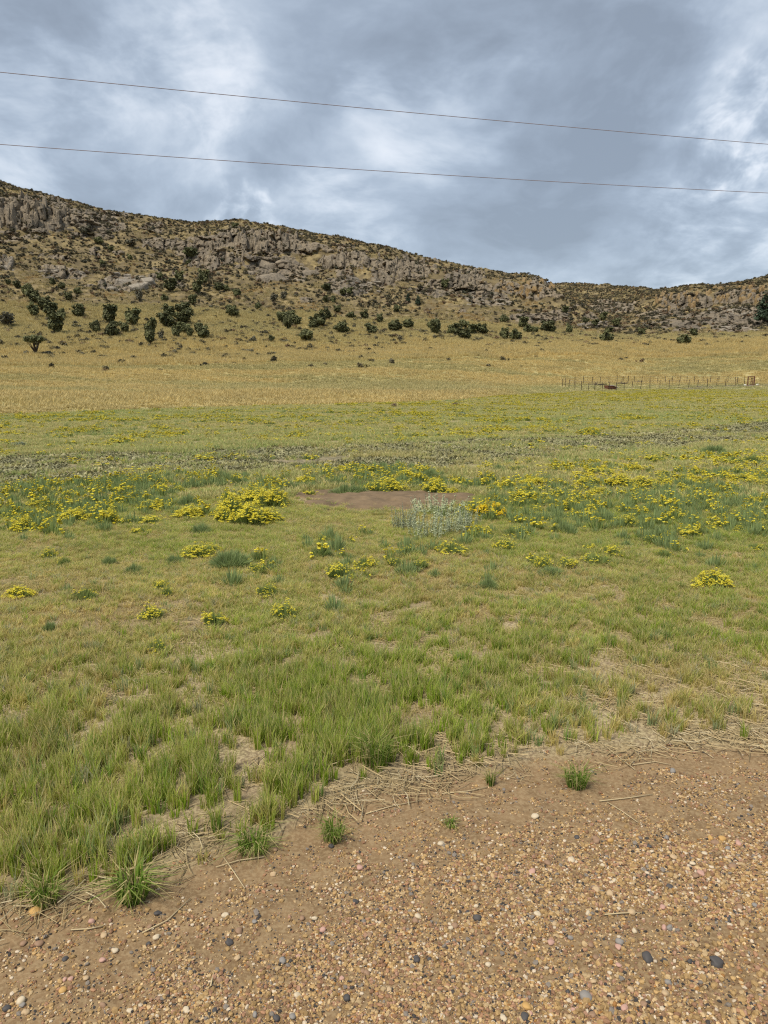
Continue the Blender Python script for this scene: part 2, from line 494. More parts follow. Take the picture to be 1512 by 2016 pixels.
# ------------------------------------------------------------------ terrain
# each column: picture column, then (row, distance in metres) of: edge of the flat field, lower straw slope, tree line, mid trees,
# scree, cliff foot, cliff top, near skyline, dip behind, far slope, far skyline
PROF = {
 -300: [820, (765, 66), (708, 110), (640, 150), (550, 195), (480, 228), (378, 236), (325, 262), (335, 300), (345, 360), (350, 420)],
 0: [817, (762, 68), (703, 115), (635, 158), (550, 205), (468, 240), (388, 248), (350, 285), (360, 330), (372, 380), (382, 430)],
 75: [815, (761, 69), (702, 116), (635, 159), (555, 205), (462, 242), (398, 249), (374, 280), (384, 325), (394, 380), (400, 430)],
 150: [812, (760, 70), (700, 118), (635, 160), (560, 205), (465, 245), (418, 250), (397, 275), (407, 320), (417, 380), (422, 430)],
 230: [809, (759, 71), (699, 119), (632, 163), (562, 206), (478, 243), (446, 249), (420, 273), (430, 320), (440, 380), (445, 430)],
 320: [806, (758, 72), (698, 120), (630, 165), (560, 208), (496, 240), (466, 246), (431, 272), (441, 320), (450, 380), (455, 430)],
 400: [803, (758, 73), (697, 122), (630, 166), (570, 204), (512, 236), (464, 243), (438, 270), (448, 320), (457, 380), (460, 430)],
 480: [800, (757, 74), (695, 124), (630, 168), (580, 200), (525, 232), (462, 240), (435, 268), (445, 320), (455, 380), (460, 430)],
 560: [798, (756, 75), (692, 126), (635, 167), (585, 200), (530, 231), (470, 239), (446, 265), (456, 320), (466, 380), (470, 430)],
 650: [796, (756, 76), (690, 128), (640, 165), (590, 200), (535, 229), (490, 237), (462, 261), (474, 310), (484, 380), (490, 430)],
 750: [793, (755, 78), (688, 132), (645, 165), (600, 200), (560, 222), (515, 230), (486, 258), (498, 310), (505, 380), (510, 430)],
 900: [788, (754, 82), (683, 140), (650, 168), (610, 200), (575, 222), (546, 228), (521, 252), (535, 300), (540, 370), (545, 430)],
 1000: [779, (753, 90), (680, 148), (655, 175), (620, 200), (590, 218), (556, 224), (537, 245), (555, 275), (565, 350), (557, 425)],
 1060: [776, (752, 94), (678, 152), (655, 178), (625, 200), (590, 216), (556, 221), (546, 238), (570, 260), (575, 340), (557, 420)],
 1110: [774, (752, 96), (677, 155), (657, 180), (635, 198), (612, 212), (588, 218), (578, 230), (600, 255), (580, 340), (557, 415)],
 1160: [772, (752, 100), (676, 158), (660, 182), (648, 196), (632, 208), (617, 214), (609, 222), (622, 245), (590, 330), (559, 405)],
 1210: [770, (752, 104), (676, 160), (664, 185), (657, 200), (650, 210), (645, 218), (641, 226), (634, 245), (600, 300), (562, 380)],
 1280: [768, (752, 108), (675, 162), (664, 188), (655, 202), (645, 214), (635, 224), (625, 236), (612, 256), (588, 264), (567, 330)],
 1350: [768, (752, 109), (673, 164), (663, 189), (653, 203), (643, 213), (628, 223), (618, 234), (606, 250), (576, 256), (563, 305)],
 1430: [768, (752, 110), (672, 165), (662, 190), (650, 204), (640, 212), (620, 222), (610, 231), (602, 245), (569, 251), (554, 290)],
 1512: [768, (752, 110), (670, 165), (660, 188), (650, 200), (642, 206), (615, 216), (605, 226), (598, 240), (562, 246), (541, 285)],
 1800: [768, (752, 110), (665, 165), (650, 188), (630, 200), (620, 206), (590, 216), (580, 226), (575, 240), (530, 246), (505, 285)],
}
# rock outcrops: picture centre, size, kind
OUT = [
 (60, 418, 150, 66, 'columns', 'grey', 'grey columnar cliff high on the left end of the hill'),
 (190, 436, 120, 44, 'slabs', 'grey', 'slanting grey rock slab right of the high left cliff'),
 (12, 520, 28, 34, 'columns', 'pale', 'small pale rock pillar at the left edge of the hillside'),
 (118, 538, 90, 24, 'slabs', 'pale', 'pale boulders low on the left hillside above the dark bushes'),
 (242, 555, 95, 40, 'dome', 'pale', 'pale rounded rock slab low on the hillside left of the middle bushes'),
 (500, 474, 190, 42, 'columns', 'grey', 'long grey columnar cliff under the middle summit'),
 (420, 512, 120, 34, 'columns', 'grey', 'stepped grey cliff below the left end of the middle columnar cliff'),
 (545, 533, 125, 52, 'dome', 'grey', 'large rounded grey rock face below the middle columnar cliff'),
 (330, 480, 120, 22, 'columns', 'grey', 'low broken rock band between the left cliff and the middle cliff'),
 (690, 515, 120, 34, 'columns', 'grey', 'broken dark cliff band right of the middle summit'),
 (690, 562, 110, 34, 'slabs', 'pale', 'pale slabby rock below the broken dark cliff band'),
 (800, 530, 120, 40, 'columns', 'grey', 'grey cliff band on the falling right half of the hill'),
 (855, 568, 110, 40, 'slabs', 'grey', 'wide grey slab rock under the right half of the hill'),
 (915, 548, 80, 36, 'columns', 'grey', 'grey cliff left of the end of the spur'),
 (955, 590, 90, 28, 'slabs', 'pale', 'pale slanting slab below the cliff near the end of the spur'),
 (1060, 566, 66, 40, 'columns', 'gold', 'golden grey columns at the right end of the near hill'),
 (1000, 566, 50, 24, 'columns', 'gold', 'ochre rock knob left of the columns at the end of the near hill'),
 (1065, 622, 110, 22, 'slabs', 'grey', 'low overhanging ledge above the at the foot of the spur'),
 (1205, 606, 100, 24, 'columns', 'grey', 'grey rock band across the ravine between the two hills'),
 (1345, 592, 120, 38, 'columns', 'gold', 'golden columnar cliff on the far ridge'),
 (1465, 580, 110, 34, 'columns', 'gold', 'ochre cliff on the far ridge at the right edge'),
 (1440, 636, 120, 40, 'slabs', 'pale', 'big pale grey slab outcrop low on the right beside the conifer'),
 (1450, 612, 110, 18, 'slabs', 'pale', 'pale ledge above the big slab outcrop on the right'),
 (1310, 617, 110, 20, 'slabs', 'grey', 'low broken ledges below the golden columnar cliff'),
 (1170, 640, 60, 14, 'slabs', 'pale', 'small pale ledge at the mouth of the ravine'),
]

us = sorted(PROF)
caz = np.array([az_el(u, 690)[0] for u in us])
fine = np.arange(-33.5, 33.51, 0.1)
side = 33.5 + np.cumsum(np.geomspace(0.2, 12, 34)); side = side[side < 180]
AZ = np.radians(np.concatenate([-np.append(side, 180)[::-1], fine, np.append(side, 180)]))
NC = len(AZ)
CR = np.zeros((12, NC)); CZ = np.zeros((12, NC))
for k in range(11):
    rr, zz = [], []
    for u in us:
        e = PROF[u][k]
        v = e if k == 0 else e[0]
        tan = az_el(u, v)[1]
        r = CAM_Z / -tan if k == 0 else e[1]
        rr.append(r); zz.append(0.0 if k == 0 else CAM_Z + r * tan)
    CR[k] = np.interp(AZ, caz, rr); CZ[k] = np.interp(AZ, caz, zz)
CR[11] = CR[10] + 120; CZ[11] = CZ[10] - 14
ker = np.ones(9) / 9
for k in range(12):
    for A in (CR, CZ):
        A[k] = np.convolve(np.pad(A[k], 4, mode='edge'), ker, 'valid')
fall = 1 - sstep(np.abs(np.degrees(AZ)), 60, 110)
CZ = CZ * fall[None, :]
seg = [26, 40, 46, 52, 60, 56, 40, 14, 40, 44, 6]
Tt = np.concatenate([np.linspace(k, k + 1, n, endpoint=False) for k, n in enumerate(seg)] + [[11.0]])
k0 = np.minimum(Tt.astype(int), 10); ft = (Tt - k0)[:, None]
HR = CR[k0] * (1 - ft) + CR[k0 + 1] * ft
HZ = CZ[k0] * (1 - ft) + CZ[k0 + 1] * ft
for _ in range(4):
    HZ[1:-1] = 0.25 * HZ[:-2] + 0.5 * HZ[1:-1] + 0.25 * HZ[2:]
    HR[1:-1] = 0.25 * HR[:-2] + 0.5 * HR[1:-1] + 0.25 * HR[2:]
TT = np.repeat(Tt[:, None], NC, 1); AA = np.repeat(AZ[None, :], len(Tt), 0)
ARC = AA * 230.0                                   # metres along the hill
# rocky places
EL = (HZ - CAM_Z) / HR
rock = np.zeros_like(HR); colm = np.zeros_like(HR)
wob = fbm(ARC / 9, HZ / 5, 21, 4) - 0.5
oc = []
for (u, v, w, h, kind, c, lab) in OUT:
    a, e = az_el(u, v); aw = w / 2 / F * 0.95; eh = h / 2 / F * 0.95
    d = np.sqrt(((AA - a) / aw) ** 2 + ((EL - e) / eh) ** 2) + wob * 0.9
    rock = np.maximum(rock, 1 - sstep(d, 0.75, 1.1))
    if kind == 'columns': colm = np.maximum(colm, 1 - sstep(d, 0.85, 1.15))
band = (sstep(TT, 4.7, 5.05) * (1 - sstep(TT, 5.9, 6.2)) + sstep(TT, 7.9, 8.1) * (1 - sstep(TT, 8.9, 9.15)) * sstep(AA, R(18), R(22)))
rock = np.maximum(rock, band * sstep(fbm(ARC / 9, HZ / 5, 31, 4), 0.54, 0.60))
rock = np.maximum(rock, sstep(TT, 3.6, 4.2) * (1 - sstep(TT, 6.7, 7.0)) * sstep(fbm(ARC / 6, HZ / 3, 37, 4), 0.645, 0.69))
hillw = sstep(TT, 2.2, 4.0) * fall[None, :]
upw = sstep(TT, 0.2, 2.0) * fall[None, :]
HZ = HZ + upw * 0.9 * (fbm(ARC / 12, HR / 12, 3, 3) - 0.5) + hillw * (2.6 * (fbm(ARC / 11, HR / 9, 5, 4) - 0.5) + 0.9 * (fbm(ARC / 2.2, HR / 2.2, 8, 3) - 0.5))
cv, cdist = cell(ARC / 2.0 + 0.35 * wob, HZ / 5.5 + 0.2 * _h(np.floor(ARC / 2.0), np.floor(ARC / 2.0), 3), 13)
cv2, cd2 = cell(ARC / 0.9, HZ / 1.5, 19)
cv3, cd3 = cell(ARC / 5.5 + 0.6 * wob, HZ / 2.4 + 0.05 * ARC, 23)
lsel = sstep(fbm(ARC / 12, HZ / 9, 29, 2), 0.48, 0.58) * (1 - colm)
disp = (1 - lsel) * ((cv - 0.35) * 3.0 - sstep(cdist, 0.35, 0.75) * 1.4) + lsel * ((cv3 - 0.35) * 3.4 - sstep(cd3, 0.4, 0.8) * 1.0) + (cv2 - 0.5) * 0.6
HR = HR - rock * disp * (0.6 + 0.4 * fall[None, :])
HZ = HZ + rock * (cv2 - 0.5) * 0.3


def undul(x, y):
    r = np.hypot(x, y)
    z = 0.10 * (fbm(x / 9, y / 9, 41, 3) - 0.5) * sstep(r, 4, 14) + 0.05 * (fbm(x / 1.6, y / 1.6, 43, 3) - 0.5)
    z = z + 0.02 * (fbm(x / 0.22, y / 0.22, 45, 3) - 0.5) * (1 - sstep(r, 9, 16))
    return z


def on_flat(u, v):
    d = ray(u, v); s = CAM_Z / -d.z
    return np.array([d.x * s, d.y * s])


EDGE = np.array([on_flat(*p) for p in [(-700, 2016), (-250, 1880), (0, 1800), (130, 1778), (260, 1770), (380, 1728), (540, 1672), (660, 1602), (800, 1548),
                                       (900, 1530), (1060, 1508), (1200, 1490), (1330, 1480), (1512, 1470), (1800, 1440), (2300, 1400)]])


def edge_dist(x, y):
    """metres beyond the edge of the gravel (positive: in the grass)"""
    e = np.interp(x, EDGE[:, 0], EDGE[:, 1])
    return (y - e) + 0.22 * (fbm(x / 0.35, y / 0.35, 51, 3) - 0.5)


def line_dist(x, y, pts):
    d = np.full(np.shape(x), 1e9)
    for a, b in zip(pts[:-1], pts[1:]):
        ab = b - a; t = np.clip(((x - a[0]) * ab[0] + (y - a[1]) * ab[1]) / (ab @ ab), 0, 1)
        d = np.minimum(d, np.hypot(x - a[0] - t * ab[0], y - a[1] - t * ab[1]))
    return d


TRK_A = np.array([on_flat(*p) for p in [(-500, 950), (0, 942), (300, 930), (600, 917), (900, 902), (1200, 881), (1512, 850), (1900, 825)]])
TRK_B = np.array([on_flat(*p) for p in [(-500, 915), (0, 912), (300, 905), (600, 896), (900, 882), (1200, 866), (1512, 840), (1900, 818)]])
DRV = np.array([on_flat(*p) for p in [(1040, 789), (1090, 783), (1180, 776), (1290, 770), (1400, 766)]] + [np.array([60.0, 95.0]), np.array([95.0, 104.0])])


def zone_track(x, y):
    n = fbm(x / 1.3, y / 1.3, 61, 3)
    d = np.minimum(line_dist(x, y, TRK_A) / 1.25, line_dist(x, y, TRK_B) / 1.0)
    return (1 - sstep(d, 0.5, 1.2)) * sstep(n, 0.12, 0.38)


# near ground: log-spaced rings out to the edge of the flat field
NR = 230
R0 = HR[0]
tt = np.linspace(0, 1, NR)[:, None]
GR = np.exp(np.log(0.9) + (np.log(R0)[None, :] - np.log(0.9)) * tt)
GX, GY = GR * np.sin(AZ), GR * np.cos(AZ)
GZ = undul(GX, GY)
ed = edge_dist(GX, GY)
GZ = GZ + 0.03 * sstep(ed, -0.1, 0.35) * (1 - sstep(GR, 15, 28))
HX, HY = HR * np.sin(AA), HR * np.cos(AA)
HZ = HZ + undul(HX, HY) * (1 - sstep(TT, 0.5, 1.5))
HX[0], HY[0], HZ[0] = GX[-1], GY[-1], GZ[-1]


def grid_mesh(name, X, Y, Z, smooth):
    n, m = X.shape
    i = np.arange(n * m).reshape(n, m)
    Q = np.stack([i[:-1, :-1], i[:-1, 1:], i[1:, 1:], i[1:, :-1]], -1).reshape(-1, 4)
    return mesh_np(name, np.stack([X, Y, Z], -1), Q, smooth=smooth)


def zones(x, y, t, rockm):
    """masks of what covers the ground at a place"""
    r = np.hypot(x, y)
    g = 1 - sstep(edge_dist(x, y), -0.02, 0.10)
    tr = zone_track(x, y) * (r < 60)
    st = sstep(t + 0.10 * (fbm(x / 5, y / 5, 71, 3) - 0.5), 0.0, 0.05)
    hl = sstep(t + 0.8 * (fbm(x / 14, y / 14, 73, 3) - 0.5), 2.3, 3.6)
    dv = (1 - sstep(line_dist(x, y, DRV) + 1.2 * (fbm(x / 2, y / 2, 75) - 0.5), 0.9, 1.7)) * (t < 1.2)
    Z1 = np.stack([g, tr, st], -1); Z2 = np.stack([rockm, hl, dv], -1)
    return Z1.reshape(-1, 3), Z2.reshape(-1, 3)


me = grid_mesh('ground', GX, GY, GZ, True); z1, z2 = zones(GX, GY, np.full_like(GX, -1.0), GX * 0)
vattr(me, 'zone', z1); vattr(me, 'zone_b', z2)
tag(obj('ground', me, None, M_GROUND), 'flat meadow ground with gravel at its near edge', kind='structure')
# the small disc under the viewer
cm = MB(); ring = [(GX[0, j], GY[0, j], GZ[0, j]) for j in range(0, NC, 12)] + [(GX[0, -1], GY[0, -1], GZ[0, -1])]
cm.v = [(0, 0, 0.0)] + ring; cm.f = [(0, i + 1, i) for i in range(1, len(ring))]
ce = cm.mesh('gravel_ground'); vattr(ce, 'zone', np.tile([[1, 0, 0]], (len(cm.v), 1))); vattr(ce, 'zone_b', np.zeros((len(cm.v), 3)))
tag(obj('gravel_ground', ce, None, M_GROUND), 'gravel ground under the viewer', kind='structure')
sm = (np.maximum(np.maximum(rock[:-1, :-1], rock[1:, 1:]), rock[1:, :-1]) < 0.4).reshape(-1)
me = grid_mesh('hillside', HX, HY, HZ, sm); z1, z2 = zones(HX, HY, TT, rock)
vattr(me, 'zone', z1); vattr(me, 'zone_b', z2)
tag(obj('hillside', me, None, M_GROUND), 'dry grassy slope rising to a rocky ridge', kind='structure')

ALLX = np.concatenate([GX, HX[1:]]); ALLY = np.concatenate([GY, HY[1:]]); ALLZ = np.concatenate([GZ, HZ[1:]])
ALLR = np.hypot(ALLX, ALLY); ALLE = (ALLZ - CAM_Z) / ALLR
FWD = Vector((0, math.cos(PITCH), -math.sin(PITCH)))


def pick(u, v):
    """first place of the ground that lies under a picture point; also its depth"""
    a, e = az_el(u, v)
    f = np.interp(a, AZ, np.arange(NC)); j = min(int(f), NC - 2); w = f - j
    Ecol = ALLE[:, j] * (1 - w) + ALLE[:, j + 1] * w
    i = int(np.argmax(Ecol >= e))
    if i == 0: i = int(np.argmax(Ecol))
    g = (e - Ecol[i - 1]) / max(1e-9, Ecol[i] - Ecol[i - 1]); g = min(max(g, 0), 1)
    P = []
    for A in (ALLX, ALLY, ALLZ):
        c = A[:, j] * (1 - w) + A[:, j + 1] * w
        P.append(c[i - 1] * (1 - g) + c[i] * g)
    p = Vector(P)
    return p, (p - Vector((0, 0, CAM_Z))).dot(FWD)


def gz(x, y):
    """height of the flat field"""
    r = np.hypot(x, y)
    return undul(x, y) + 0.03 * sstep(edge_dist(x, y), -0.1, 0.35) * (1 - sstep(r, 15, 28))


def hill_pts(n, t0, t1, amin=-33, amax=33, weight=None, seed=0, areaw=True):
    """random places on the slope, even in area"""
    g = np.random.default_rng(seed)
    i0 = int(np.argmax(Tt >= t0)); i1 = int(np.argmax(Tt >= t1))
    j0 = int(np.argmax(AZ >= R(amin))); j1 = int(np.argmax(AZ >= R(amax)))
    X, Y, Z = HX[i0:i1 + 1, j0:j1 + 1], HY[i0:i1 + 1, j0:j1 + 1], HZ[i0:i1 + 1, j0:j1 + 1]
    ar = np.abs((X[1:, :-1] - X[:-1, :-1]) * (Y[:-1, 1:] - Y[:-1, :-1]) - (Y[1:, :-1] - Y[:-1, :-1]) * (X[:-1, 1:] - X[:-1, :-1]))
    ar = np.maximum(ar, 0.05 * ar.mean())
    if weight is not None: ar = ar * weight[i0:i1, j0:j1]
    c = np.cumsum(ar.ravel()); k = np.searchsorted(c, g.random(n) * c[-1]); k = np.minimum(k, ar.size - 1)
    i, j = np.unravel_index(k, ar.shape); a, b = g.random(n), g.random(n)
    out = []
    for A in (X, Y, Z, TT[i0:i1 + 1, j0:j1 + 1]):
        out.append(A[i, j] * (1 - a) * (1 - b) + A[i + 1, j] * a * (1 - b) + A[i, j + 1] * (1 - a) * b + A[i + 1, j + 1] * a * b)
    return np.stack(out[:3], 1), out[3]


# ------------------------------------------------------------------ scatter by geometry nodes
def scatter(name, protos, P, scl, idx, col, label, rot=None):
    me = mesh_np(name, P)
    n = len(P)
    if rot is None:
        rot = np.zeros((n, 3)); rot[:, 2] = rng.random(n) * 2 * np.pi
    scl = np.asarray(scl, np.float32)
    if scl.ndim == 1: scl = np.repeat(scl[:, None], 3, 1)
    for nm, arr in (('rot', rot), ('scl', scl)):
        a = me.attributes.new(nm, 'FLOAT_VECTOR', 'POINT'); a.data.foreach_set('vector', np.asarray(arr, np.float32).ravel())
    a = me.attributes.new('idx', 'INT', 'POINT'); a.data.foreach_set('value', np.asarray(idx, np.int32))
    vattr(me, 'col', col)
    o = obj(name, me); tag(o, label, kind='stuff')
    pc = bpy.data.collections.new(name + '_kinds')
    for k, pm in enumerate(protos):
        po = bpy.data.objects.new('%s_kind_%03d' % (name, k), pm); pc.objects.link(po)
    ng = bpy.data.node_groups.new(name + '_spread', 'GeometryNodeTree')
    ng.interface.new_socket('Geometry', in_out='INPUT', socket_type='NodeSocketGeometry')
    ng.interface.new_socket('Geometry', in_out='OUTPUT', socket_type='NodeSocketGeometry')
    N, L = ng.nodes, ng.links
    gi = N.new('NodeGroupInput'); go = N.new('NodeGroupOutput')
    ci = N.new('GeometryNodeCollectionInfo'); ci.inputs['Collection'].default_value = pc
    ci.inputs['Separate Children'].default_value = True; ci.inputs['Reset Children'].default_value = True
    iop = N.new('GeometryNodeInstanceOnPoints'); iop.inputs['Pick Instance'].default_value = True
    def na(nm, ty):
        q = N.new('GeometryNodeInputNamedAttribute'); q.data_type = ty; q.inputs['Name'].default_value = nm
        return [s for s in q.outputs if s.enabled and s.name == 'Attribute'][0]
    e2r = N.new('FunctionNodeEulerToRotation'); L.new(na('rot', 'FLOAT_VECTOR'), e2r.inputs[0])
    L.new(gi.outputs[0], iop.inputs['Points']); L.new(ci.outputs[0], iop.inputs['Instance'])
    L.new(na('idx', 'INT'), iop.inputs['Instance Index']); L.new(e2r.outputs[0], iop.inputs['Rotation']); L.new(na('scl', 'FLOAT_VECTOR'), iop.inputs['Scale'])
    L.new(iop.outputs[0], go.inputs[0])
    md = o.modifiers.new('spread', 'NODES'); md.node_group = ng
    return o


def matted(me, mat):
    me.materials.clear(); me.materials.append(mat); return me


def lerpc(a, b, f):
    f = np.asarray(f)[:, None]; return np.asarray(a)[None] * (1 - f) + np.asarray(b)[None] * f


ORD = ['leftmost', 'second', 'third', 'fourth', 'fifth', 'sixth', 'seventh', 'eighth', 'ninth', 'tenth', 'eleventh', 'twelfth', 'thirteenth',
       'fourteenth', 'fifteenth', 'sixteenth', 'seventeenth', 'eighteenth', 'nineteenth', 'twentieth', 'twenty-first', 'twenty-second',
       'twenty-third', 'twenty-fourth', 'twenty-fifth', 'twenty-sixth', 'twenty-seventh', 'twenty-eighth', 'twenty-ninth', 'thirtieth',
       'thirty-first', 'thirty-second', 'thirty-third', 'thirty-fourth', 'thirty-fifth', 'thirty-sixth']


def ordinal(i, what):
    return ('leftmost %s' % what) if i == 0 else ('%s %s from the left' % (ORD[i], what))


# ------------------------------------------------------------------ rock outcrops
def hull(seed, kind):
    g = random.Random(seed); bm = bmesh.new()
    for _ in range(26):
        if kind == 'columns':
            p = Vector((g.uniform(-1, 1), g.uniform(-1, 1), g.uniform(-1, 1)))
            p = Vector((p.x * (1 - 0.25 * max(0, p.z)), p.y, p.z))
        elif kind == 'dome':
            p = Vector((g.gauss(0, 1), g.gauss(0, 1), g.gauss(0, 1))).normalized() * g.uniform(0.85, 1)
        else:
            p = Vector((g.uniform(-1, 1), g.uniform(-1, 1), g.uniform(-0.8, 0.8) + 0.0)); p.z += 0.25 * p.x
        bm.verts.new(p)
    r = bmesh.ops.convex_hull(bm, input=bm.verts)
    for e in list(r['geom_interior']) + list(r['geom_unused']):
        if isinstance(e, bmesh.types.BMVert) and e.is_valid: bm.verts.remove(e)
    bmesh.ops.bevel(bm, geom=bm.edges[:], offset=0.05, segments=1, affect='EDGES')
    me = bpy.data.meshes.new('rock'); bm.to_mesh(me); bm.free(); return me


HULLS = {}
for kd in ('columns', 'slabs', 'dome'):
    for cn, mt in (('grey', M_ROCK), ('pale', M_PALE), ('gold', M_GOLD)):
        HULLS[kd, cn] = [matted(hull(100 * s + len(kd), kd), mt) for s in range(7)]
for (u, v, w, h, kind, c, lab) in OUT:
    p0, dep = pick(u, v + h * 0.4); s = dep / F
    root = empty('rock_outcrop', p0)
    tag(root, lab, 'rock', 'rock outcrops on the hill')
    n = {'columns': int(w * 0.30) + 3, 'slabs': int(w * 0.20) + 3, 'dome': 14}[kind]
    for k in range(n):
        fu = random.uniform(-0.5, 0.5); fv = random.uniform(-0.42, 0.45)
        q, dq = pick(u + fu * w, v + fv * h)
        if abs(dq - dep) > 25: continue
        me = random.choice(HULLS[kind, c])
        if kind == 'columns':
            sc = (random.uniform(3, 6.5) * s, random.uniform(4, 7) * s, random.uniform(0.16, 0.34) * h * s)
            rt = (random.uniform(-.1, .1), random.uniform(-.1, .1), random.uniform(-.7, .7))
        elif kind == 'slabs':
            sc = (random.uniform(6, 15) * s, random.uniform(6, 11) * s, random.uniform(2.5, 5.5) * s)
            rt = (random.uniform(-.45, .1), random.uniform(-.1, .4), random.uniform(-.5, .5))
        else:
            b = 0.33 if k < 4 else 0.17
            sc = (w * s * b * random.uniform(.7, 1), w * s * b * random.uniform(.7, 1), h * s * b * random.uniform(.9, 1.5))
            rt = (random.uniform(-.2, .2), random.uniform(-.2, .3), random.uniform(-3, 3))
        o = obj('rock', me, root, loc=q - p0 + Vector((0, 0.6 * sc[1], -0.15 * sc[2])), rot=rt, scale=sc)

# ------------------------------------------------------------------ dark bushes on the slope
def bush_mesh(seed, n, leaf, tall=False, flat=False):
    g = random.Random(seed)
    lobes = []
    for _ in range(g.randint(8, 12)):
        a = g.uniform(0, 6.28); rr = g.uniform(0.10, 0.36); z = g.uniform(0.28, 0.86)
        if flat: rr = g.uniform(0.15, 0.36); z = g.uniform(0.62, 0.85)
        s = g.uniform(0.11, 0.20)
        lobes.append((rr * math.cos(a), rr * math.sin(a), z, s, s, s * g.uniform(0.75, 1.1) * (0.75 if flat else 1)))
    if not flat: lobes.append((0, 0, 0.46, 0.31, 0.31, 0.34))
    lv = leaf_cloud(lobes, n, leaf, seed, 0.45)
    tb = MB()
    tb.tube([(0, 0, -0.08), (0.01, 0, 0.15), (0.0, 0.02, 0.42)], [0.05, 0.04, 0.025])
    for L in lobes:
        tb.tube([(0.01 * g.uniform(-1, 1), 0, 0.1 + 0.1 * g.random()), (L[0] * 0.5, L[1] * 0.5, L[2] * 0.55), (L[0], L[1], L[2])], [0.032, 0.02, 0.01], 4)
    return lv, tb.mesh('trunk')


BUSH = {}
for key, mt, cnt in (('dark', M_DARKLEAF, 1050), ('grey', M_GREYLEAF, 420), ('conifer', None, 0)):
    if key == 'conifer': continue
    BUSH[key] = [(matted(a, mt), matted(b, M_BARK)) for a, b in (bush_mesh(7 + 3 * k + len(key), cnt, 0.072) for k in range(6))]
BUSH['flat'] = [(matted(a, M_DARKLEAF), matted(b, M_BARK)) for a, b in (bush_mesh(90, 800, 0.06, flat=True), bush_mesh(94, 800, 0.06, flat=True))]


def conifer(seed, n):
    g = np.random.default_rng(seed); V = []; A = []
    lob = []
    for k in range(13):
        z = 0.15 + 0.8 * k / 12; rr = 0.40 * (1 - z) ** 0.8 + 0.05
        for j in range(5):
            a = g.random() * 6.28
            lob.append((rr * 0.62 * math.cos(a), rr * 0.62 * math.sin(a), z, rr * 0.42, rr * 0.42, 0.05))
    lv = leaf_cloud(lob, n, 0.05, seed, 0.35, aspect=2.6)
    tb = MB().tube([(0, 0, -0.05), (0, 0, 0.5), (0, 0, 0.97)], [0.045, 0.03, 0.008])
    for L in lob[::3]: tb.tube([(0, 0, L[2] - 0.05), (L[0], L[1], L[2])], [0.014, 0.005], 4)
    return matted(lv, M_PINE), matted(tb.mesh('trunk'), M_BARK)


BUSH['conifer'] = [conifer(3, 1500), conifer(5, 1500)]


def z1p(X, Y, W, H, k='dark'): return (X / 3.024, 330 + Y / 3.024, W / 3.024, H / 3.024, k)
def z2p(X, Y, W, H, k='dark'): return (400 + X / 3.024, 400 + Y / 3.024, W / 3.024, H / 3.024, k)
def z3p(X, Y, W, H, k='dark'): return (850 + X / 2.284, 500 + Y / 2.284, W / 2.284, H / 2.284, k)


BL = [z1p(*a) for a in [(215, 1120, 118, 112, 'flat'), (45, 945, 115, 85, 'grey'), (105, 718, 52, 42), (48, 698, 36, 32), (170, 775, 85, 85), (210, 815, 84, 84),
      (205, 888, 78, 78), (265, 850, 95, 84), (300, 885, 95, 75), (335, 990, 115, 115), (325, 915, 90, 60), (370, 898, 48, 64), (470, 893, 85, 74),
      (410, 798, 58, 62), (315, 703, 42, 42), (465, 758, 47, 47), (370, 724, 40, 42), (655, 935, 98, 115), (572, 988, 68, 82), (670, 1014, 94, 94),
      (790, 945, 100, 105), (745, 988, 64, 74), (895, 1062, 78, 155), (960, 1030, 40, 62, 'grey'), (1000, 958, 115, 92), (1010, 882, 85, 64), (1100, 882, 105, 84),
      (1095, 935, 115, 84), (1050, 1018, 62, 84), (1085, 992, 84, 74), (1130, 1015, 48, 72), (1210, 1022, 98, 92), (1150, 822, 57, 67), (1385, 892, 68, 74),
      (1175, 754, 68, 84), (1215, 698, 74, 90), (1015, 738, 94, 72), (1070, 678, 64, 62), (950, 668, 42, 46), (1300, 737, 52, 52), (1345, 737, 42, 42),
      (1410, 772, 46, 46), (1140, 542, 95, 62), (590, 457, 56, 46), (660, 497, 42, 32), (775, 552, 36, 36), (610, 582, 36, 32), (1120, 582, 42, 34),
      (980, 797, 42, 44), (830, 794, 54, 74, 'grey'), (500, 402, 62, 50, 'grey'), (780, 472, 84, 46, 'grey'), (155, 1118, 40, 32, 'grey'), (285, 1122, 80, 34, 'grey')]]
BL += [z2p(*a) for a in [(175, 678, 74, 67), (505, 758, 62, 110), (470, 712, 76, 66), (555, 732, 76, 66), (520, 700, 80, 64), (665, 752, 90, 76), (700, 735, 84, 90),
      (740, 694, 54, 64), (615, 824, 98, 78), (825, 778, 84, 78), (1005, 783, 80, 64), (1140, 768, 88, 74), (1218, 747, 68, 58), (1380, 783, 80, 90),
      (1485, 788, 74, 68), (405, 832, 38, 48), (325, 634, 48, 42), (95, 523, 52, 47), (135, 523, 42, 38), (200, 558, 52, 44), (1220, 592, 38, 54, 'conifer'),
      (1278, 607, 42, 54, 'conifer'), (1050, 717, 48, 62), (960, 693, 64, 54), (740, 522, 62, 42), (870, 547, 46, 46), (830, 549, 47, 42),
      (728, 592, 42, 42), (775, 597, 37, 47), (420, 584, 54, 44, 'grey'), (480, 578, 44, 54, 'grey'), (800, 652, 54, 48), (1150, 652, 44, 52),
      (880, 688, 54, 44), (300, 828, 32, 44, 'grey'), (190, 152, 42, 37), (1440, 512, 54, 62), (770, 815, 34, 26, 'grey'), (490, 832, 50, 24, 'grey'), (270, 888, 84, 24, 'grey')]]
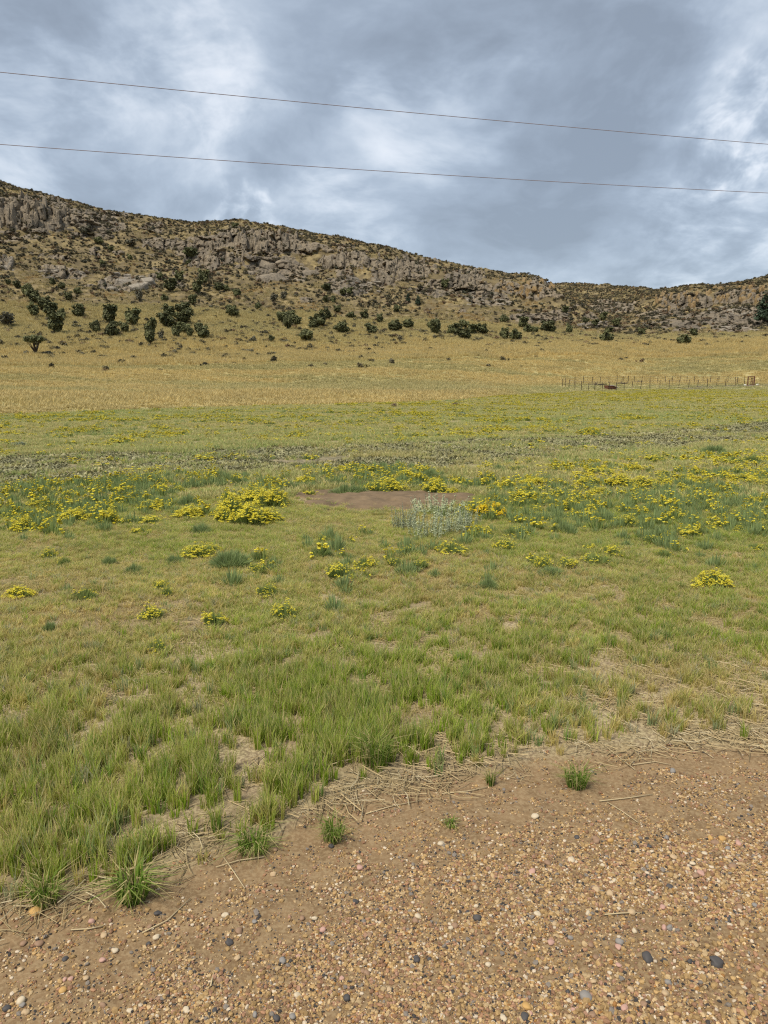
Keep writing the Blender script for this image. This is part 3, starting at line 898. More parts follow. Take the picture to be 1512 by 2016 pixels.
BL += [z3p(*a) for a in [(18, 362, 48, 64), (90, 367, 48, 48), (145, 387, 72, 54), (140, 338, 54, 44), (180, 363, 54, 47), (225, 362, 64, 47), (328, 388, 47, 58),
      (375, 390, 52, 52), (325, 312, 42, 42), (410, 338, 54, 54), (435, 358, 47, 42), (465, 357, 34, 32), (515, 353, 64, 54), (538, 357, 42, 38),
      (618, 362, 37, 46), (785, 397, 58, 50), (795, 357, 42, 27), (830, 327, 42, 37), (770, 303, 37, 42), (600, 268, 37, 32), (1135, 407, 62, 46),
      (1178, 372, 36, 36), (943, 364, 42, 32), (1496, 312, 105, 130, 'conifer'), (730, 328, 42, 32), (690, 312, 32, 27), (1040, 300, 30, 24, 'grey')]]
REG = [('at the foot of the left slope', lambda u, v: u < 300 and v >= 600), ('at the foot of the middle left slope', lambda u, v: 300 <= u < 520 and v >= 600),
       ('high among the rocks left of the summit', lambda u, v: u < 520 and v < 600),
       ('at the foot of the middle slope', lambda u, v: 520 <= u < 900 and v >= 600), ('among the rocks of the middle hill', lambda u, v: 520 <= u < 900 and v < 600),
       ('at the foot of the spur', lambda u, v: 900 <= u < 1150), ('on the slope below the far ridge', lambda u, v: u >= 1150)]
by = {}
for b in BL:
    for rn, fn in REG:
        if fn(b[0], b[1]): by.setdefault((rn, b[4]), []).append(b); break
ADJ = {'dark': 'dark green bush', 'grey': 'pale grey bush', 'flat': 'flat-topped bush', 'conifer': 'small conifer'}
for (rn, kd), lst in by.items():
    lst.sort()
    for i, (u, v, w, h, k) in enumerate(lst):
        p, dep = pick(u, v); s = dep / F
        lv, tk = random.choice(BUSH[k])
        nm = 'conifer_tree' if k == 'conifer' else ('bushy_tree' if k == 'flat' else 'bush')
        root = empty(nm, p - Vector((0, 0, 0.05)), random.uniform(0, 6.28), (w * s * 1.22, w * s * 1.22, h * s * 1.12))
        what = {'dark': 'dark one', 'grey': 'grey one', 'flat': 'flat-topped one', 'conifer': 'conifer'}[k]
        if len(lst) == 1: lab = 'the only %s %s' % (ADJ[k], rn)
        else: lab = '%s, %s' % (ordinal(i, ADJ[k]), rn)
        if k == 'flat': lab = 'flat-topped dark bush on a short trunk standing apart in the straw at far left'
        if k == 'conifer' and u > 1400: lab = 'tall dark green conifer at the right edge beside the pale slabs'
        tag(root, lab, 'tree' if k == 'conifer' else 'bush', 'bushes on the hillside')
        obj('crown', lv, root); obj('trunk', tk, root)

# low scrub: the largest as shrubs of their own, the rest as one mass
def scrub_mesh(seed):
    g = random.Random(seed)
    lob = [(g.uniform(-.28, .28), g.uniform(-.28, .28), g.uniform(0.12, 0.4), g.uniform(.18, .32), g.uniform(.18, .32), g.uniform(.14, .3)) for _ in range(5)]
    return matted(leaf_cloud(lob, 110, 0.11, seed, 0.4), M_SCRUB)


SCR = [scrub_mesh(40 + k) for k in range(8)]
dens = 0.10 + 0.90 * sstep(TT + 2.0 * (fbm(ARC / 16, HZ / 8, 81, 4) - 0.5), 2.9, 4.6)
dens = dens * (0.35 + 0.65 * sstep(fbm(ARC / 7, HR / 7, 83, 3), 0.36, 0.56)) * (1 - 0.45 * rock)
dens = np.where(TT > 6.2, np.maximum(dens, 0.8), dens)
P, T = hill_pts(60000, 2.2, 10.4, weight=dens, seed=5)
P2, T2 = hill_pts(1500, 1.3, 2.9, weight=sstep(TT + 1.2 * (fbm(ARC / 9, HR / 9, 87, 3) - 0.5), 1.5, 2.5) + 0.06, seed=6); P = np.concatenate([P, P2]); T = np.concatenate([T, T2])
sz = 0.5 + 0.95 * rng.random(len(P)) ** 2
f = rng.random(len(P)); c = lerpc((0.052, 0.047, 0.028), (0.135, 0.115, 0.062), f)
br = rng.random(len(P)) < 0.14; c[br] = lerpc((0.13, 0.085, 0.05), (0.20, 0.13, 0.07), rng.random(br.sum()))
scatter('hillside_scrub', SCR, P, np.stack([sz * 1.15, sz * 1.15, sz * 0.95], 1), rng.integers(0, 8, len(P)), c, 'low grey green scrub covering the hillside')
SCRO = []
for k, base in enumerate(((0.055, 0.058, 0.036), (0.11, 0.105, 0.065), (0.15, 0.105, 0.065))):
    mt = mat_leaf('scrub_leaf_%s' % ('dark', 'grey', 'brown')[k], tuple(b * 0.75 for b in base), tuple(b * 1.3 for b in base), 0.1)
    for s_ in range(3):
        q = SCR[s_ + k].copy(); SCRO.append((matted(q, mt), ('dark olive', 'grey green', 'brown')[k]))
P, T = hill_pts(240, 2.3, 6.6, -29, 29, weight=dens, seed=15)
sc_names = [('left', lambda x, y: x / y < -0.18), ('middle', lambda x, y: x / y < 0.16), ('right', lambda x, y: True)]
for p, t in zip(P, T):
    me, cn = random.choice(SCRO); s = random.uniform(1.2, 2.0)
    side_ = next(n for n, fn in sc_names if fn(p[0], p[1])); hgt = 'lower' if t < 3.8 else 'upper'
    o = obj('scrub_shrub', me, None, loc=Vector(p) - Vector((0, 0, 0.05)), rot=(0, 0, random.uniform(0, 6.28)), scale=(s * 1.1, s * 1.1, s * 0.9))
    tag(o, 'low %s scrub shrub on the %s %s hillside' % (cn, hgt, side_), 'shrub', '%s scrub shrubs, %s %s hillside' % (cn, hgt, side_))

# ------------------------------------------------------------------ grasses of the slope and field
STRAWT = [matted(blades(34, 0.5, 0.34, 0.35, 0.035, 200 + k), M_TALL) for k in range(6)]
wst = np.where(rock > 0.4, 0.05, 1.0)
P, T = hill_pts(52000, 0.0, 3.4, -32, 32, weight=wst, seed=21)
n = fbm(P[:, 0] / 26, P[:, 1] / 7, 91, 4); n2 = fbm(P[:, 0] / 3, P[:, 1] / 3, 93, 3)
lower = (T < 1.55)
gr = sstep(n, 0.42, 0.56) * np.where(lower, 1.0, 0.45)
gr = np.where((T < 0.35) & (P[:, 0] < 12), gr * 0.2, gr)
c = lerpc((0.57, 0.44, 0.18), (0.39, 0.355, 0.155), gr)
gold = sstep(T + 0.5 * (n2 - 0.5), 1.5, 1.8) * (1 - sstep(T + 0.5 * (n2 - 0.5), 2.05, 2.5))
c = c * (1 - 0.6 * gold[:, None]) + np.array((0.62, 0.47, 0.19)) * 0.6 * gold[:, None]
up = sstep(T, 2.1, 2.6)[:, None]; c = c * (1 - 0.5 * up) + np.array((0.41, 0.37, 0.165)) * 0.5 * up
c *= (0.75 + 0.5 * n2)[:, None]
hsc = np.where(lower, 0.42 + 0.3 * n2, 0.9 + 0.6 * n2)
hsc = np.where((P[:, 0] < 10) & (T < 0.5), hsc * (0.7 + 0.6 * sstep(T, 0, 0.3)), hsc)
hsc = hsc * (0.7 + 0.6 * rng.random(len(P)))
flatg = sstep(P[:, 0], 8, 16) * (1 - sstep(T + 0.4 * (n - 0.5), 0.35, 0.8))     # short green sward round the enclosure
c = c * (1 - flatg[:, None]) + lerpc((0.26, 0.30, 0.13), (0.38, 0.36, 0.15), n2) * flatg[:, None]
hsc = hsc * (1 - 0.6 * flatg)
w = np.full(len(P), 1.25)
scatter('dry_grass_slope', STRAWT, P, np.stack([w, w, hsc], 1), rng.integers(0, 6, len(P)), c, 'straw coloured grass on the gentle slope below the hill')
P, T = hill_pts(22000, 3.4, 10.3, -32, 32, weight=wst * np.maximum(0.1, 1.2 - dens), seed=23)
n = rng.random(len(P)); c = lerpc((0.46, 0.36, 0.155), (0.28, 0.23, 0.11), n)
og = fbm(P[:, 0] / 5, P[:, 2] / 4, 97, 3) > 0.62; c[og] = (0.40, 0.26, 0.10)
scatter('hillside_bunchgrass', STRAWT, P, np.stack([n * 0 + 1.3, n * 0 + 1.3, 0.6 + 0.7 * n], 1), rng.integers(0, 6, len(P)), c, 'tan bunchgrass between the scrub on the hill')


def field_pts(n, r0, r1, amax=33, seed=0, power=2.0, amin=None):
    g = np.random.default_rng(seed)
    r = (r0 ** power + g.random(n) * (r1 ** power - r0 ** power)) ** (1 / power); a = np.radians((g.random(n) * 2 - 1) * amax * (1 + 0.6 * (1 - sstep(r, 2.5, 9))))
    lim = np.interp(a, AZ, R0); k = r < lim * 0.995
    x, y = r[k] * np.sin(a[k]), r[k] * np.cos(a[k])
    return x, y


PATCH = np.array([on_flat(585, 1003), on_flat(840, 985)])
PC = on_flat(757, 988)


def in_patch(x, y, k=1.0):
    ang = np.arctan2(y - PC[1], x - PC[0])
    d = np.hypot((x - PC[0]) / 1.18, (y - PC[1]) / 0.82) * (1 + 0.25 * (fbm(np.cos(ang) * 1.5 + 3, np.sin(ang) * 1.5 + 3, 5, 3) - 0.5))
    return d < k


# near and middle meadow grass
TUFT = [matted(blades(26, 0.125, 0.017, 0.30, 0.0036, 300 + k, 0.62), M_GRASS) for k in range(8)]
x, y = field_pts(125000, 1.9, 10.5, 34, 31, power=1.5)
e = edge_dist(x, y)
nz = 0.65 * fbm(x / 0.13, y / 0.13, 101, 2) + 0.35 * fbm(x / 0.5, y / 0.5, 102, 2); nb = fbm(x / 1.8, y / 1.8, 103, 3); r = np.hypot(x, y)
lush = (1 - sstep(x + 0.5 * (nb - 0.5), 0.0, 0.9)) * sstep(e, 0.0, 0.15) * (1 - sstep(e + 1.2 * (nb - 0.5), 0.5, 2.6))
pkeep = sstep(e, 0.02, 0.16 + 0.24 * sstep(x, 0.0, 0.7)) * (0.12 + 0.20 * sstep(r, 4, 7) + (0.88 - 0.20 * sstep(r, 4, 7)) * sstep(nz, 0.42, 0.56)) * (0.80 + 0.20 * sstep(nb, 0.35, 0.55)) * (0.75 + 0.25 * lush) * (0.62 + 0.38 * sstep(r, 3.4, 7.0))
k = (rng.random(len(x)) < pkeep) & (~in_patch(x, y, 1.0) | ((rng.random(len(x)) < 0.10) & ~in_patch(x, y, 0.45))) & (zone_track(x, y) < 0.6)
x, y, e, nz, nb, r, lush = (q[k] for q in (x, y, e, nz, nb, r, lush))
green = np.clip(0.54 + 0.26 * lush + 1.3 * (nb - 0.5) + 0.5 * (nz - 0.5) + 0.30 * rng.normal(size=len(x)) - 0.30 * sstep(x, 0.2, 0.9) * (1 - sstep(e, 0.5, 1.3)), 0, 1)
c = lerpc((0.66, 0.54, 0.20), (0.29, 0.42, 0.03), green)
c = c * (0.72 + 0.56 * fbm(x / 0.3, y / 0.3, 127, 3))[:, None]
cool = rng.random(len(x)) < 0.16; c[cool] = c[cool] * np.array([0.72, 0.85, 1.6])
mid = np.abs(green - 0.5) < 0.2; c[mid] = c[mid] * np.array([0.92, 0.98, 0.9])
h = (0.55 + 0.45 * rng.random(len(x))) * (0.48 + 0.34 * lush + 0.26 * green) * (0.72 + 0.28 * sstep(nz, 0.38, 0.55)) * (1 + 0.30 * sstep(x, 0.3, 1.0) * (1 - sstep(e, 0.8, 1.6))) * (1 + 0.12 * (r < 4)) * (1 - 0.15 * sstep(r, 4, 8))
wd = 0.82 + 0.25 * sstep(r, 3, 9) + 0.35 * (rng.random(len(x)) ** 3)
scatter('meadow_grass', TUFT, np.stack([x, y, gz(x, y)], 1), np.stack([wd * 1.15, wd * 1.15, h * 1.15], 1), rng.integers(0, 8, len(x)), c, 'green and straw grass tufts of the near meadow')
SHORT = [matted(blades(44, 0.040, 0.075, 0.9, 0.0032, 370 + k, 0.7), M_GRASS) for k in range(6)]
x, y = field_pts(36000, 1.9, 11, 34, 35, power=1.6)
e = edge_dist(x, y); r = np.hypot(x, y); nb = fbm(x / 0.8, y / 0.8, 118, 3); nd = fbm(x / 0.2, y / 0.2, 119, 2)
k = (rng.random(len(x)) < sstep(e, 0.15, 0.7) * (0.5 + 0.5 * sstep(r, 3.2, 6)) * (0.35 + 0.65 * sstep(nd, 0.38, 0.56))) & ~in_patch(x, y, 1.0) & (zone_track(x, y) < 0.6)
x, y, r, nb = x[k], y[k], r[k], nb[k]
gsh = np.clip(0.44 + 1.8 * (nb - 0.5) + 0.3 * rng.normal(size=len(x)), 0, 1)
c = lerpc((0.58, 0.46, 0.22), (0.34, 0.42, 0.07), gsh)
scatter('short_meadow_grass', SHORT, np.stack([x, y, gz(x, y)], 1), np.stack([1 + 0.3 * nb] * 2 + [0.7 + 0.8 * nb], 1), rng.integers(0, 6, len(x)), c, 'short fine grass and thatch between the taller tufts')
MIDT = [matted(blades(46, 0.12, 0.10, 0.35, 0.010, 330 + k, 0.55), M_FIELD) for k in range(6)]
x, y = field_pts(34000, 9.5, 40, 33, 37, power=1.5)
nz = fbm(x / 1.1, y / 0.8, 105, 3); nb = fbm(x / 4, y / 3, 107, 3); tk = zone_track(x, y)
k = (rng.random(len(x)) < (0.25 + 0.75 * sstep(nz, 0.36, 0.56)) * (1 - 0.75 * tk)) & ~in_patch(x, y, 1.0)
x, y, nz, nb = x[k], y[k], nz[k], nb[k]
green = np.clip(0.5 + 1.4 * (nb - 0.5) + 0.25 * rng.normal(size=len(x)), 0, 1); r = np.hypot(x, y)
c = lerpc((0.52, 0.47, 0.19), (0.34, 0.43, 0.13), green)
scatter('middle_meadow_grass', MIDT, np.stack([x, y, gz(x, y)], 1), np.stack([np.full(len(x), 1.25)] * 2 + [0.55 + 0.6 * nz], 1), rng.integers(0, 6, len(x)), c, 'mixed low grass of the middle meadow')
FART = [matted(blades(70, 0.16, 0.30, 0.35, 0.022, 350 + k, 0.5), M_FIELD) for k in range(5)]
x, y = field_pts(26000, 36, 110, 33, 39, power=1.7)
nb = fbm(x / 7, y / 7, 109, 3)
c = lerpc((0.50, 0.46, 0.17), (0.36, 0.40, 0.14), np.clip(0.5 + 1.5 * (nb - 0.5) + 0.25 * rng.normal(size=len(x)), 0, 1))
scatter('far_meadow_grass', FART, np.stack([x, y, undul(x, y)], 1), np.stack([np.full(len(x), 1.2)] * 2 + [0.5 + 0.6 * nb], 1), rng.integers(0, 5, len(x)), c, 'low grass of the far meadow')

# dark low weeds along the old wheel track
WEED = [matted(leaf_cloud([(random.uniform(-.2, .2), random.uniform(-.2, .2), 0.03, .17, .17, .04) for _ in range(4)], 110, 0.024, 400 + k, 0.3), M_SCRUB) for k in range(4)]
x, y = field_pts(60000, 9, 50, 34, 41, power=1.4); k = rng.random(len(x)) < 0.8 * sstep(zone_track(x, y), 0.1, 0.9) * sstep(fbm(x / .9, y / .7, 113, 3), 0.34, 0.54); x, y = x[k], y[k]
c = lerpc((0.19, 0.185, 0.10), (0.31, 0.285, 0.15), rng.random(len(x)))
scatter('track_weeds', WEED, np.stack([x, y, undul(x, y)], 1), 0.7 + 0.7 * rng.random(len(x)), rng.integers(0, 4, len(x)), c, 'dark low weeds growing along the old wheel track')

# ------------------------------------------------------------------ flowering clumps
def clump(seed, nstem, nfl, blue=False, petal=M_YEL, fsize=0.019):
    """dome of stems 1 m across and 1 m high (scaled in place) with heads of small flowers near the top"""
    g = np.random.default_rng(seed)
    rr = 0.5 * np.sqrt(g.random(nstem)); aa = g.random(nstem) * 6.283
    rr = rr * (0.72 + 0.5 * vnoise(np.cos(aa) * 1.6 + 4, np.sin(aa) * 1.6 + 4, seed + 7))
    lump = 0.62 + 0.75 * vnoise(np.cos(aa) * rr * 7 + 9, np.sin(aa) * rr * 7 + 9, seed)
    hh = (1 - 0.62 * (rr / 0.5) ** 2) * lump * (0.72 + 0.28 * g.random(nstem))
    V = np.zeros((nstem, 5, 3)); A = np.zeros((nstem, 5, 3)); fa = g.random(nstem) * 3.14
    wdt = (0.012 + 0.01 * g.random(nstem)) * min(1, 14 / math.sqrt(nstem)); rnd = g.random(nstem)
    for i, (t, ww) in enumerate(((0, 1), (0, 1), (.55, 1.15), (.55, 1.15), (1, 0))):
        sg = -1 if i % 2 == 0 else 1; q = rr * (0.45 + 0.55 * t)
        V[:, i, 0] = np.cos(aa) * q + sg * np.cos(fa) * wdt * ww; V[:, i, 1] = np.sin(aa) * q + sg * np.sin(fa) * wdt * ww
        V[:, i, 2] = hh * t * 0.95 - (0.05 if t == 0 else 0); A[:, i, 0] = t; A[:, i, 1] = rnd
    b = np.arange(nstem) * 5
    fol = mesh_np('foliage', V, np.stack([b, b + 1, b + 3, b + 2], 1), np.stack([b + 2, b + 3, b + 4], 1)); vattr(fol, 'bl', A.reshape(-1, 3))
    matted(fol, M_BLUEFOL if blue else M_FOL)
    if nfl == 0: return fol, None
    w = vnoise(np.cos(aa) * rr * 5 + 3, np.sin(aa) * rr * 5 + 3, seed + 2) + 0.35 * g.random(nstem)
    top = np.argsort(-w)[:max(4, int(nstem * min(0.85, 0.25 + nfl / 500)))]
    kk = g.choice(top, nfl); m = 5
    cx = np.cos(aa[kk]) * rr[kk]; cy = np.sin(aa[kk]) * rr[kk]; cz = hh[kk] * 0.97
    n = nfl * m
    px = np.repeat(cx, m) + g.normal(0, 0.020, n); py = np.repeat(cy, m) + g.normal(0, 0.020, n); pz = np.repeat(cz, m) + g.normal(0, 0.018, n)
    nr = g.normal(0, 0.45, (n, 3)); nr[:, 2] += 1; nr[:, 0] += px * 1.2; nr[:, 1] += py * 1.2; nr /= np.linalg.norm(nr, axis=1)[:, None]
    a = np.cross(nr, g.normal(size=(n, 3))); a /= np.linalg.norm(a, axis=1)[:, None]; bb = np.cross(nr, a)
    s = (fsize * (0.6 + 0.6 * g.random(n)))[:, None]; c = np.stack([px, py, pz], 1)
    Vq = np.stack([c - a * s, c - bb * s, c + a * s, c + bb * s], 1)
    fl = mesh_np('flowers', Vq, np.arange(4 * n).reshape(n, 4))
    B = np.zeros((n, 4, 3)); B[:, :, 1] = g.random(n)[:, None]; vattr(fl, 'bl', B.reshape(-1, 3))
    return fol, matted(fl, petal)


CL = {'dense': [clump(500 + k, 640, 430) for k in range(4)], 'mid': [clump(520 + k, 560, 170) for k in range(4)],
      'few': [clump(540 + k, 520, 52) for k in range(4)], 'leaf': [clump(560 + k, 640, 0, True) for k in range(4)],
      'gold': [clump(580, 420, 460, petal=M_ORG)]}


def c8(X, Y, W, H, d): return (X / 2.52, 940 + Y / 2.52, W / 2.52, H / 2.52, d)
def c6(X, Y, W, H, d): return (380 + X / 2.16, 900 + Y / 2.16, W / 2.16, H / 2.16, d)
def c7(X, Y, W, H, d): return (900 + X / 2.47, 860 + Y / 2.47, W / 2.47, H / 2.47, d)


FL = [c8(*a) for a in [(120, 275, 145, 75, 1), (280, 112, 112, 48, .7), (405, 102, 95, 52, .6), (600, 78, 160, 48, .6), (50, 218, 125, 54, .7), (360, 222, 175, 74, .9),
      (540, 238, 115, 94, .9), (760, 168, 165, 62, .9), (750, 232, 165, 54, .6), (930, 208, 155, 78, 1), (1000, 285, 125, 74, .05), (700, 288, 115, 44, .7),
      (1150, 200, 175, 125, 1), (1240, 245, 205, 125, 1), (1350, 155, 185, 105, 1), (1270, 132, 195, 95, 1), (1330, 232, 155, 84, .9), (1110, 224, 125, 84, .8),
      (880, 82, 105, 44, .7), (690, 122, 205, 64, .05), (460, 142, 135, 62, .1), (930, 142, 115, 62, .05), (1200, 37, 115, 44, .0), (1340, 32, 125, 42, .1),
      (240, 408, 95, 68, .6), (320, 442, 84, 44, .2), (545, 438, 94, 58, .02), (665, 483, 125, 64, .02), (980, 402, 185, 82, .4), (1150, 444, 245, 92, .05),
      (870, 432, 125, 54, .05), (1050, 384, 105, 62, .5), (1280, 482, 115, 54, .3), (100, 603, 155, 64, .8), (420, 614, 155, 64, .15), (800, 562, 94, 64, .4),
      (830, 593, 64, 34, .2), (755, 703, 145, 84, .7), (1060, 744, 145, 104, .4), (1410, 704, 145, 94, .5), (1330, 593, 125, 64, .2), (780, 874, 115, 64, .2),
      (250, 773, 84, 44, .05), (175, 150, 120, 50, .5), (130, 190, 120, 45, .05), (260, 220, 110, 50, .5), (650, 235, 110, 50, .3)]]
FL += [c6(*a) for a in [(470, 122, 115, 44, .8), (500, 167, 84, 28, .7), (330, 112, 115, 38, .15), (640, 168, 155, 64, .02), (780, 153, 115, 62, .5), (850, 143, 125, 54, .8),
      (915, 98, 115, 44, .8), (1010, 88, 105, 44, .02), (1030, 158, 125, 68, 1), (1100, 168, 64, 42, .9), (1260, 258, 152, 74, 2), (1300, 62, 84, 38, .02),
      (1440, 128, 155, 54, .7), (1290, 138, 74, 34, .6), (1430, 188, 185, 58, .4), (20, 263, 64, 54, .9), (1220, 343, 125, 62, .4), (1330, 403, 115, 64, .6),
      (1100, 413, 145, 64, .5), (900, 423, 105, 62, .3), (960, 483, 105, 62, .3), (620, 524, 135, 94, .6), (730, 483, 115, 74, .5), (1490, 483, 84, 74, .6),
      (40, 433, 115, 84, .4), (150, 474, 185, 84, .03), (270, 492, 94, 44, .3), (310, 593, 105, 62, .2), (550, 373, 84, 44, .2), (1370, 343, 155, 62, .15),
      (700, 165, 120, 60, .05), (220, 90, 90, 35, .02), (860, 470, 90, 50, .3)]]
FL += [c7(*a) for a in [(360, 248, 165, 54, .8), (190, 258, 94, 34, .8), (640, 253, 145, 64, .9), (790, 253, 155, 78, .9), (900, 254, 155, 64, .9), (1000, 248, 115, 54, .9),
      (690, 293, 145, 48, .9), (700, 193, 165, 54, .5), (860, 173, 115, 44, .8), (960, 123, 125, 44, .4), (1115, 218, 115, 44, .8), (1195, 193, 125, 44, .7),
      (1385, 233, 175, 54, .8), (1010, 193, 84, 38, .4), (490, 303, 155, 62, .3), (310, 293, 145, 54, .4), (580, 328, 115, 44, .4), (820, 443, 155, 68, .5),
      (900, 453, 84, 44, .2), (1110, 403, 115, 48, .4), (1130, 493, 135, 68, .6), (1380, 473, 94, 34, .5), (1470, 438, 105, 38, .5), (950, 523, 115, 64, .3),
      (1000, 593, 115, 54, .3), (640, 563, 74, 64, .6), (750, 583, 115, 74, .6), (680, 623, 165, 54, .15), (545, 638, 115, 64, .5), (410, 643, 115, 84, .3),
      (450, 683, 165, 44, .03), (1240, 743, 190, 100, .8), (150, 743, 125, 54, .08), (1100, 273, 125, 44, .4), (1040, 303, 125, 44, .3), (1340, 143, 145, 62, .4),
      (1430, 133, 125, 54, .3), (1250, 83, 145, 54, .05), (300, 173, 125, 44, .2), (1490, 250, 120, 50, .4), (1300, 300, 120, 44, .3), (1450, 560, 110, 44, .15)]]
REGF = [('in the flower band left of the dirt patch', lambda u, v: u < 585 and v < 1045), ('behind the dirt patch', lambda u, v: 585 <= u < 1000 and v < 1015),
        ('in the flower band right of the dirt patch', lambda u, v: u >= 900 and v < 1015), ('in front of the left flower band', lambda u, v: u < 585),
        ('in front of the dirt patch', lambda u, v: u < 960), ('in front of the right flower band', lambda u, v: True)]
FADJ = {'dense': 'dense yellow clump', 'mid': 'half-flowering clump', 'few': 'sparsely flowering clump', 'leaf': 'leafy green clump', 'gold': 'golden orange flower clump'}
bf = {}
for u, v, w, h, d in FL:
    k = 'gold' if d > 1.5 else 'dense' if d >= .75 else 'mid' if d >= .4 else 'few' if d >= .12 else 'leaf'
    rn = next(n for n, fn in REGF if fn(u, v)); bf.setdefault((rn, k), []).append((u, v, w, h))
ORDC = {}
for (rn, k), lst in bf.items():
    lst.sort()
    for i, (u, v, w, h) in enumerate(lst):
        p, dep = pick(u, v); s = dep / F
        fol, fl = random.choice(CL[k])
        p = p + Vector((p.x, p.y, 0)).normalized() * (w * s * 0.18)
        root = empty('flower_clump' if fl else 'leafy_clump', (p.x, p.y, float(gz(p.x, p.y)) - 0.01), random.uniform(0, 6.28), (w * s * 1.04, w * s * 1.04, max(0.10, h * s * 0.92)))
        if k == 'gold': lab = 'compact golden orange flower clump right of the silver sage'
        elif len(lst) == 1: lab = 'the only %s %s' % (FADJ[k], rn)
        else: lab = '%s %s' % (ordinal(i, FADJ[k]), rn)
        tag(root, lab, 'flowers' if fl else 'plant', 'flowering clumps in the meadow')
        obj('foliage', fol, root)
        if fl: obj('flowers', fl, root)

# smaller clumps and the flower field beyond, too many to count
CSM = []
for k in range(3): CSM.append(clump(600 + k, 60, 60, fsize=0.055))
for k in range(3): CSM.append(clump(610 + k, 60, 26, fsize=0.05))
for k in range(2): CSM.append(clump(620 + k, 70, 0, True))
def joined(fol, fl):
    bm = bmesh.new(); bm.from_mesh(fol); nf = len(bm.faces)
    if fl: bm.from_mesh(fl)
    bm.faces.ensure_lookup_table()
    for i, fc in enumerate(bm.faces): fc.material_index = 0 if i < nf else 1
    me = bpy.data.meshes.new('small_clump'); bm.to_mesh(me); bm.free()
    me.materials.append(fol.materials[0])
    if fl: me.materials.append(fl.materials[0])
    return me
CSJ = [joined(*q) for q in CSM]
x, y = field_pts(52000, 11.5, 95, 33, 51, power=1.5)
nb = fbm(x / 5, y / 4, 121, 3); ns = fbm(x / 1.2, y / 1.0, 123, 3); r = np.hypot(x, y)
want = (0.12 + 0.88 * sstep(ns, 0.42, 0.60)) * (1 - 0.9 * zone_track(x, y)) * (0.35 + 0.65 * sstep(nb, 0.36, 0.56))
lim = np.interp(np.arctan2(x, y), AZ, R0)
far_y = sstep(r / lim, 0.45, 0.9) * sstep(x / y, -0.1, 0.35)
k = rng.random(len(x)) < want * (0.75 + 0.25 * far_y); x, y, nb, r, far_y = (q[k] for q in (x, y, nb, r, far_y))
q = rng.random(len(x)) + 0.9 * (nb - 0.5) + 0.5 * far_y + 0.16
idx = np.where(q > 0.78, rng.integers(0, 3, len(x)), np.where(q > 0.36, rng.integers(3, 6, len(x)), rng.integers(6, 8, len(x))))
w = (0.22 + 0.25 * rng.random(len(x))) * (1 + 0.5 * sstep(r, 25, 70)); hh = 0.09 + 0.07 * rng.random(len(x))
scatter('flower_field', CSJ, np.stack([x, y, undul(x, y)], 1), np.stack([w, w, hh], 1), idx, np.ones((len(x), 3)), 'low yellow flowering plants spread over the meadow')
x, y = field_pts(9000, 4.5, 13, 33, 53, power=2)
nb = fbm(x / 2, y / 2, 125, 3); k = (rng.random(len(x)) < (0.30 * sstep(nb, 0.40, 0.6) * sstep(np.hypot(x, y), 4.2, 9) + 0.34 * sstep(nb, 0.40, 0.54) * sstep(np.hypot(x, y), 7.2, 8.6))) & ~in_patch(x, y, 1.15) & (zone_track(x, y) < 0.4) & (edge_dist(x, y) > 1.5); x, y = x[k], y[k]
pf = 0.14 + 0.16 * sstep(np.hypot(x, y), 7.2, 8.8); q = rng.random(len(x))
idx = np.where(q < 0.3 * pf, rng.integers(0, 3, len(x)), np.where(q < pf, rng.integers(3, 6, len(x)), rng.integers(6, 8, len(x))))
w = 0.10 + 0.16 * rng.random(len(x))
scatter('meadow_herbs', CSJ, np.stack([x, y, gz(x, y)], 1), np.stack([w, w, w * 0.7], 1), idx, np.ones((len(x), 3)), 'small grey green herbs between the grass tufts')

# ------------------------------------------------------------------ bare dirt patch with its rim of litter
na, nr_ = 96, 26; V = []; Q = []
for i in range(nr_ + 1):
    for j in range(na):
        a = 2 * math.pi * j / na; rim = 1.0 + 0.14 * math.sin(3 * a + 1) + 0.08 * math.sin(7 * a) + 0.05 * math.sin(13 * a)
        q = i / nr_; X = PC[0] + 1.22 * rim * q * math.cos(a); Y = PC[1] + 0.84 * rim * q * math.sin(a)
        V.append((X, Y, float(gz(X, Y)) + 0.05 * (1 - q ** 2) + (0.012 if q < 1 else -0.02) + 0.07 * (float(fbm(np.array([X / .22]), np.array([Y / .22]), 9)[0]) - .5)))
for i in range(nr_):
    for j in range(na): Q.append((i * na + j, (i + 1) * na + j, (i + 1) * na + (j + 1) % na, i * na + (j + 1) % na))
M_DIRT = mat_plain('dark_bare_soil', (0.165, 0.115, 0.066), 0.75, 5, 0.95, 1.0)
tag(obj('dirt_patch', mesh_np('dirt_patch', V, Q, smooth=True), None, M_DIRT), 'bare brown dirt mound among the yellow flowers', kind='structure')

# ------------------------------------------------------------------ silver sage and other single plants
def sage(seed, nst):
    g = np.random.default_rng(seed); lob = []; mb = MB()
    for _ in range(nst):
        a = g.random() * 6.28; q = 0.42 * math.sqrt(g.random()); h = (0.6 + 0.4 * g.random()) * (1 - 0.5 * q); lean = 0.18 * g.random()
        b = Vector((q * math.cos(a), q * math.sin(a), 0)); t = b + Vector((lean * math.cos(a), lean * math.sin(a), h))
        mb.tube([b, (b + t) / 2, t], [0.007, 0.005, 0.003], 3)
        for k in range(7):
            c = b.lerp(t, 0.2 + 0.12 * k); s = 0.042 * (1.2 - 0.12 * k); lob.append((c.x, c.y, c.z, s, s, 0.065))
    return matted(leaf_cloud(lob, nst * 70, 0.027, seed, 0.3, up=0.6, aspect=3.6), M_SILVER), matted(mb.mesh('stems'), M_SILVERB)


